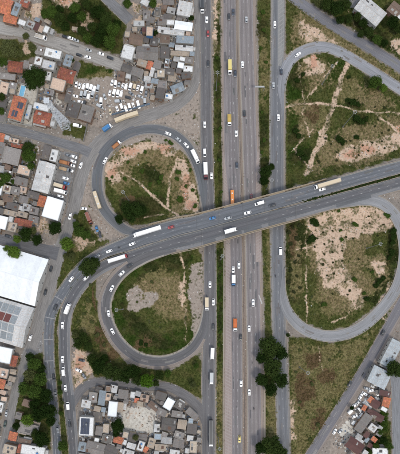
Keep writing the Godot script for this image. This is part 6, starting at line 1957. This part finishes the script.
# ---------------------------------------------------------------- the scene
func _ready() -> void:
	var t0 := Time.get_ticks_msec()
	var cam := Camera3D.new()
	cam.name = "camera"
	cam.projection = Camera3D.PROJECTION_FRUSTUM
	cam.near = 1.0
	cam.far = 20000.0
	cam.size = 454.0 * M / ALT
	cam.frustum_offset = Vector2(0.0, (NY - 227.0) * M / ALT)
	cam.rotation_degrees = Vector3(-90, 0, 0)
	cam.position = Vector3(0, ALT, 0)
	add_child(cam)
	cam.current = true
	var sky_mat := ProceduralSkyMaterial.new()
	sky_mat.sky_top_color = Color(0.80, 0.84, 0.90)
	sky_mat.sky_horizon_color = Color(0.88, 0.89, 0.90)
	sky_mat.sky_curve = 0.3
	sky_mat.ground_bottom_color = Color(0.35, 0.34, 0.32)
	sky_mat.ground_horizon_color = Color(0.6, 0.6, 0.6)
	sky_mat.sky_energy_multiplier = 1.0
	var sky := Sky.new()
	sky.sky_material = sky_mat
	var env := Environment.new()
	env.background_mode = Environment.BG_SKY
	env.sky = sky
	env.tonemap_mode = Environment.TONE_MAPPER_LINEAR
	env.tonemap_exposure = 1.85
	env.sdfgi_enabled = true
	env.ssao_enabled = true
	env.ssil_enabled = true
	var we := WorldEnvironment.new()
	we.name = "sky"
	we.environment = env
	add_child(we)
	var sun := DirectionalLight3D.new()
	sun.name = "sun"
	sun.light_energy = 0.5
	sun.light_color = Color(1.0, 0.96, 0.9)
	sun.light_angular_distance = 12.0
	sun.shadow_enabled = true
	sun.rotation_degrees = Vector3(-58, 32, 0)
	add_child(sun)

	occ.resize(GW * GH)
	mats_all()
	lay_roads()
	shape_ground()
	paint_ground()
	build_roads()
	build_flyover()
	build_masts()
	build_traffic()
	build_buildings()
	build_trees()
	build_shrubs()
	build_clutter()
	label_all()

func mats_all() -> void:
	var asph := mottle(512, 1, 0.022, 0.07, 0.74, 1.1, 9)
	vmat("asphalt", 0.9, asph)
	vmat("paint", 0.8, mottle(256, 2, 0.05, 0.2, 0.55, 1.15))
	vmat("concrete", 0.92, mottle(256, 5, 0.02, 0.1, 0.6, 1.1))
	vmat("plaster", 0.92, mottle(256, 6, 0.02, 0.09, 0.65, 1.1))
	vmat("slab", 0.92, mottle(512, 8, 0.012, 0.05, 0.78, 1.08))
	vmat("clean", 0.8, mottle(256, 12, 0.01, 0.03, 0.92, 1.04))
	vmat("street", 0.92, mottle(512, 21, 0.02, 0.07, 0.72, 1.1, 3))
	vmat("sheet", 0.75, sheet_texture())
	vmat("tile", 0.85, tile_texture())
	mat("lamp_grey", srgb(140, 142, 142), 0.8)
	mat("steel", srgb(128, 130, 130), 0.7)
	mat("galvanised", srgb(176, 178, 180), 0.5, 0.2)
	mat("mast_white", srgb(206, 212, 220), 0.6)
	mat("white_paint", srgb(226, 228, 230), 0.5)
	mat("dark_metal", srgb(50, 50, 52), 0.6)
	mat("tyre", srgb(40, 40, 42), 0.9)
	mat("glass", srgb(44, 50, 58), 0.1)
	mat("lens", srgb(210, 214, 218), 0.2)
	mat("tail", srgb(140, 30, 30), 0.3)
	mat("tarp", srgb(176, 150, 120), 0.9)
	mat("load orange", srgb(206, 112, 66), 0.95)
	mat("load yellow", srgb(196, 166, 90), 0.95)
	mat("load brown", srgb(176, 120, 78), 0.95)
	mat("load white", srgb(190, 182, 172), 0.95)
	mat("helmet", srgb(60, 60, 66), 0.3)
	mat("bark", srgb(92, 78, 64), 0.95)
	mat("door", srgb(120, 84, 62), 0.7)
	mat("panel", srgb(56, 62, 80), 0.15)
	mat("tank_blue", srgb(60, 124, 184), 0.5)
	mat("tank_grey", srgb(120, 124, 128), 0.7)
	mat("pool", srgb(60, 160, 214), 0.6)
	var wtr := mat("water", Color(0.6, 0.85, 0.95, 0.25), 0.05)
	wtr.transparency = BaseMaterial3D.TRANSPARENCY_ALPHA
